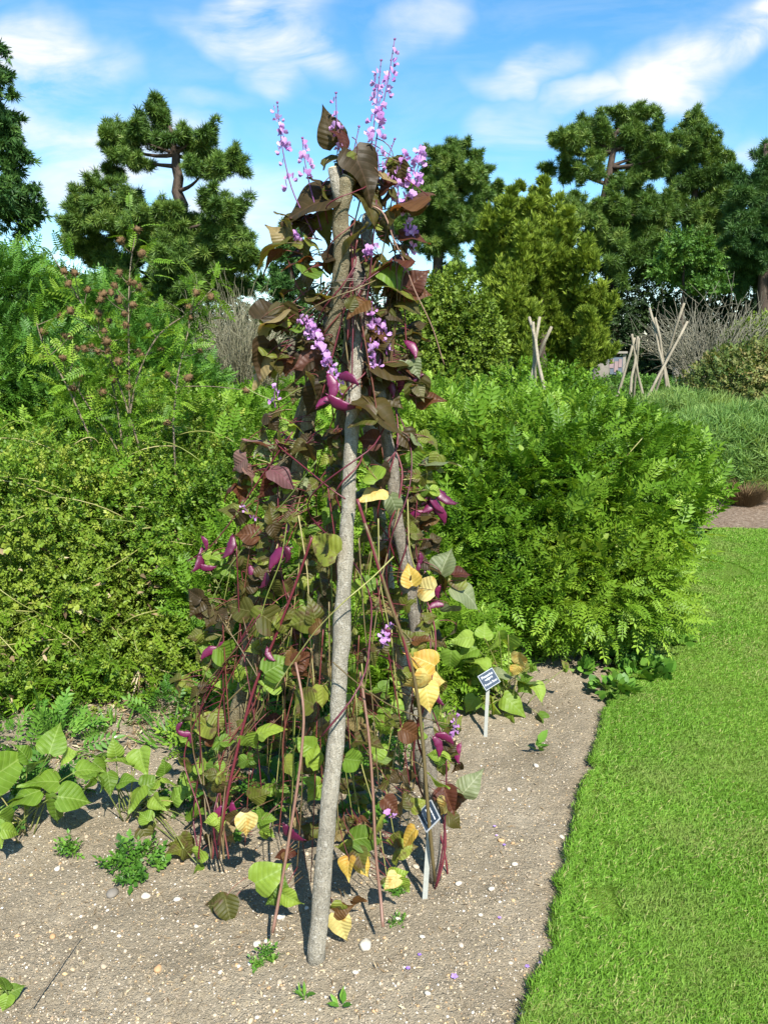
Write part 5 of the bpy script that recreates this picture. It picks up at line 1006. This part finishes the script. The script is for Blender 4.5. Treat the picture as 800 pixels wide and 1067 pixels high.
# seed-head plant on the left
root = thing('seed_head_plant', (-1.35, 4.3, 0), 'tall dry-stemmed plant carrying round brown burr heads at left', 'plant'); gb = np.array([-1.35, 4.3, .1])
BURRS = [(382, 412), (178, 541 - 0)]
crop = [(180, 540), (208, 545), (190, 575), (244, 592), (332, 545), (372, 574), (320, 580), (330, 618), (372, 634), (274, 656), (196, 650), (170, 664), (305, 678), (120, 708), (180, 722), (195, 720), (290, 706), (412, 692), (215, 755), (235, 755), (255, 746), (175, 780), (118, 780), (226, 833), (203, 866), (358, 730), (384, 765), (362, 820), (298, 735), (338, 770), (330, 790), (256, 890), (530, 668), (585, 610), (382, 425), (396, 492), (336, 455), (525, 640), (465, 828), (447, 760), (556, 760), (465, 962), (524, 836), (685, 872), (545, 600), (300, 760), (350, 690), (310, 600)]
def burr_mesh(s):
    V, F, U = pebble_mesh(60 + s, 2); V = V * (1 + .30 * rng.normal(size=(len(V), 1)).clip(-1, 1.2)); V[:, 2] *= 1.5; g = Geo(); g.add(V, F, .5); D = rand_dir(70); g.scatter(diamond(.10, .03, 0), D * .7, frames(D, rand_dir(70)), rng.uniform(.5, 1.0, 70)); return g.mesh('seed_head', M_BURR)
BM = [burr_mesh(s) for s in range(3)]
crop += [(180 + 230 * rng.random(), 560 + 330 * rng.random()) for _ in range(16)]
def spx(x, y): return x * .375, 80 + y * .375
mains = [[(136, 480), (135, 400), (134, 330), (135, 280), (143, 235)], [(150, 480), (115, 370), (85, 315), (52, 262)], [(130, 478), (140, 395), (165, 345), (200, 325), (222, 300)], [(180, 450), (185, 390), (197, 345), (203, 298)], [(140, 500), (115, 455), (90, 420), (72, 390)], [(130, 480), (122, 420), (112, 380), (108, 340)], [(100, 470), (70, 400), (45, 360), (38, 335)]]
gm = []
for m in mains:
    P = smooth([at(x, y, 4.35 + .05 * i) for i, (x, y) in enumerate(m)], 20); P[0] = P[0] * [1, 1, .6]; g = Geo(); g.tube(P, np.linspace(.006, .0026, 20), 5); g.build('stem', M_TWIG, root); gm.append(P)
AP = np.concatenate(gm)
for x, y in crop:
    px, py = spx(x, y); p = at(px, py, 4.4 + rng.normal(0, .12)); o = small('seed_head', random.choice(BM), root, p, rand_dir(1)[0], rand_dir(1)[0], .0185 * rng.uniform(.8, 1.2)); s = AP[np.argmin(np.linalg.norm(AP - p - [0, 0, -.06], axis=1))]
    g = Geo(); g.tube(smooth([s, (s + p) / 2 + rng.normal(0, .01, 3), p], 8), np.linspace(.0026, .0018, 8), 4); g.build('stalk', M_TWIG, o.parent)
g = Geo()
for P in gm:
    n = 75; k = rng.integers(2, 20, n); o = rand_dir(n); foliage(g, FROND_B, P[k] + o * rng.uniform(.01, .14, n)[:, None], o, .105, .3, .6)
g.build('foliage', M_LIQ, root)
# pale dried root clump
p = gr(148, 724); root = thing('dried_root_clump', p * [1, 1, 0], 'bleached dead root clump standing on the soil under the tangle', 'dead plant'); g = Geo()
for i in range(11):
    a = rng.uniform(0, 6.28); q = p * [1, 1, 0] + np.array([.09 * math.cos(a), .06 * math.sin(a), 0]); g.tube(smooth([q, q * .6 + p * .4 * [1, 1, 0] + [0, 0, .06], p * [1, 1, 0] + [rng.normal(0, .015), 0, rng.uniform(.10, .16)]], 8), np.linspace(.006, .003, 8), 5)
g.build('roots', M_STRAW, root)['kind'] = 'stuff'
# thin twig and log end at the left border
p = gr(35, 1052); q = gr(85, 985); g = Geo(); g.tube(smooth([p + [0, 0, .006], (p + q) / 2 + [0, 0, .02], q + [0, 0, .03]], 9), np.linspace(.0022, .0012, 9), 5); tag(g.build('twig', M_TWIG, org=p * [1, 1, 0]), 'thin dry twig leaning over the soil at lower left corner', 'twig')
p = gr(2, 800); g = Geo(); g.tube(smooth([p + [-.22, .1, .03], p + [-.05, .05, .05], p + [.02, -.06, .03]], 10), .03, 10, wob=.05); tag(g.build('log', M_TWIG, org=p * [1, 1, 0]), 'rough grey log end lying at the left edge of the bed', 'log')
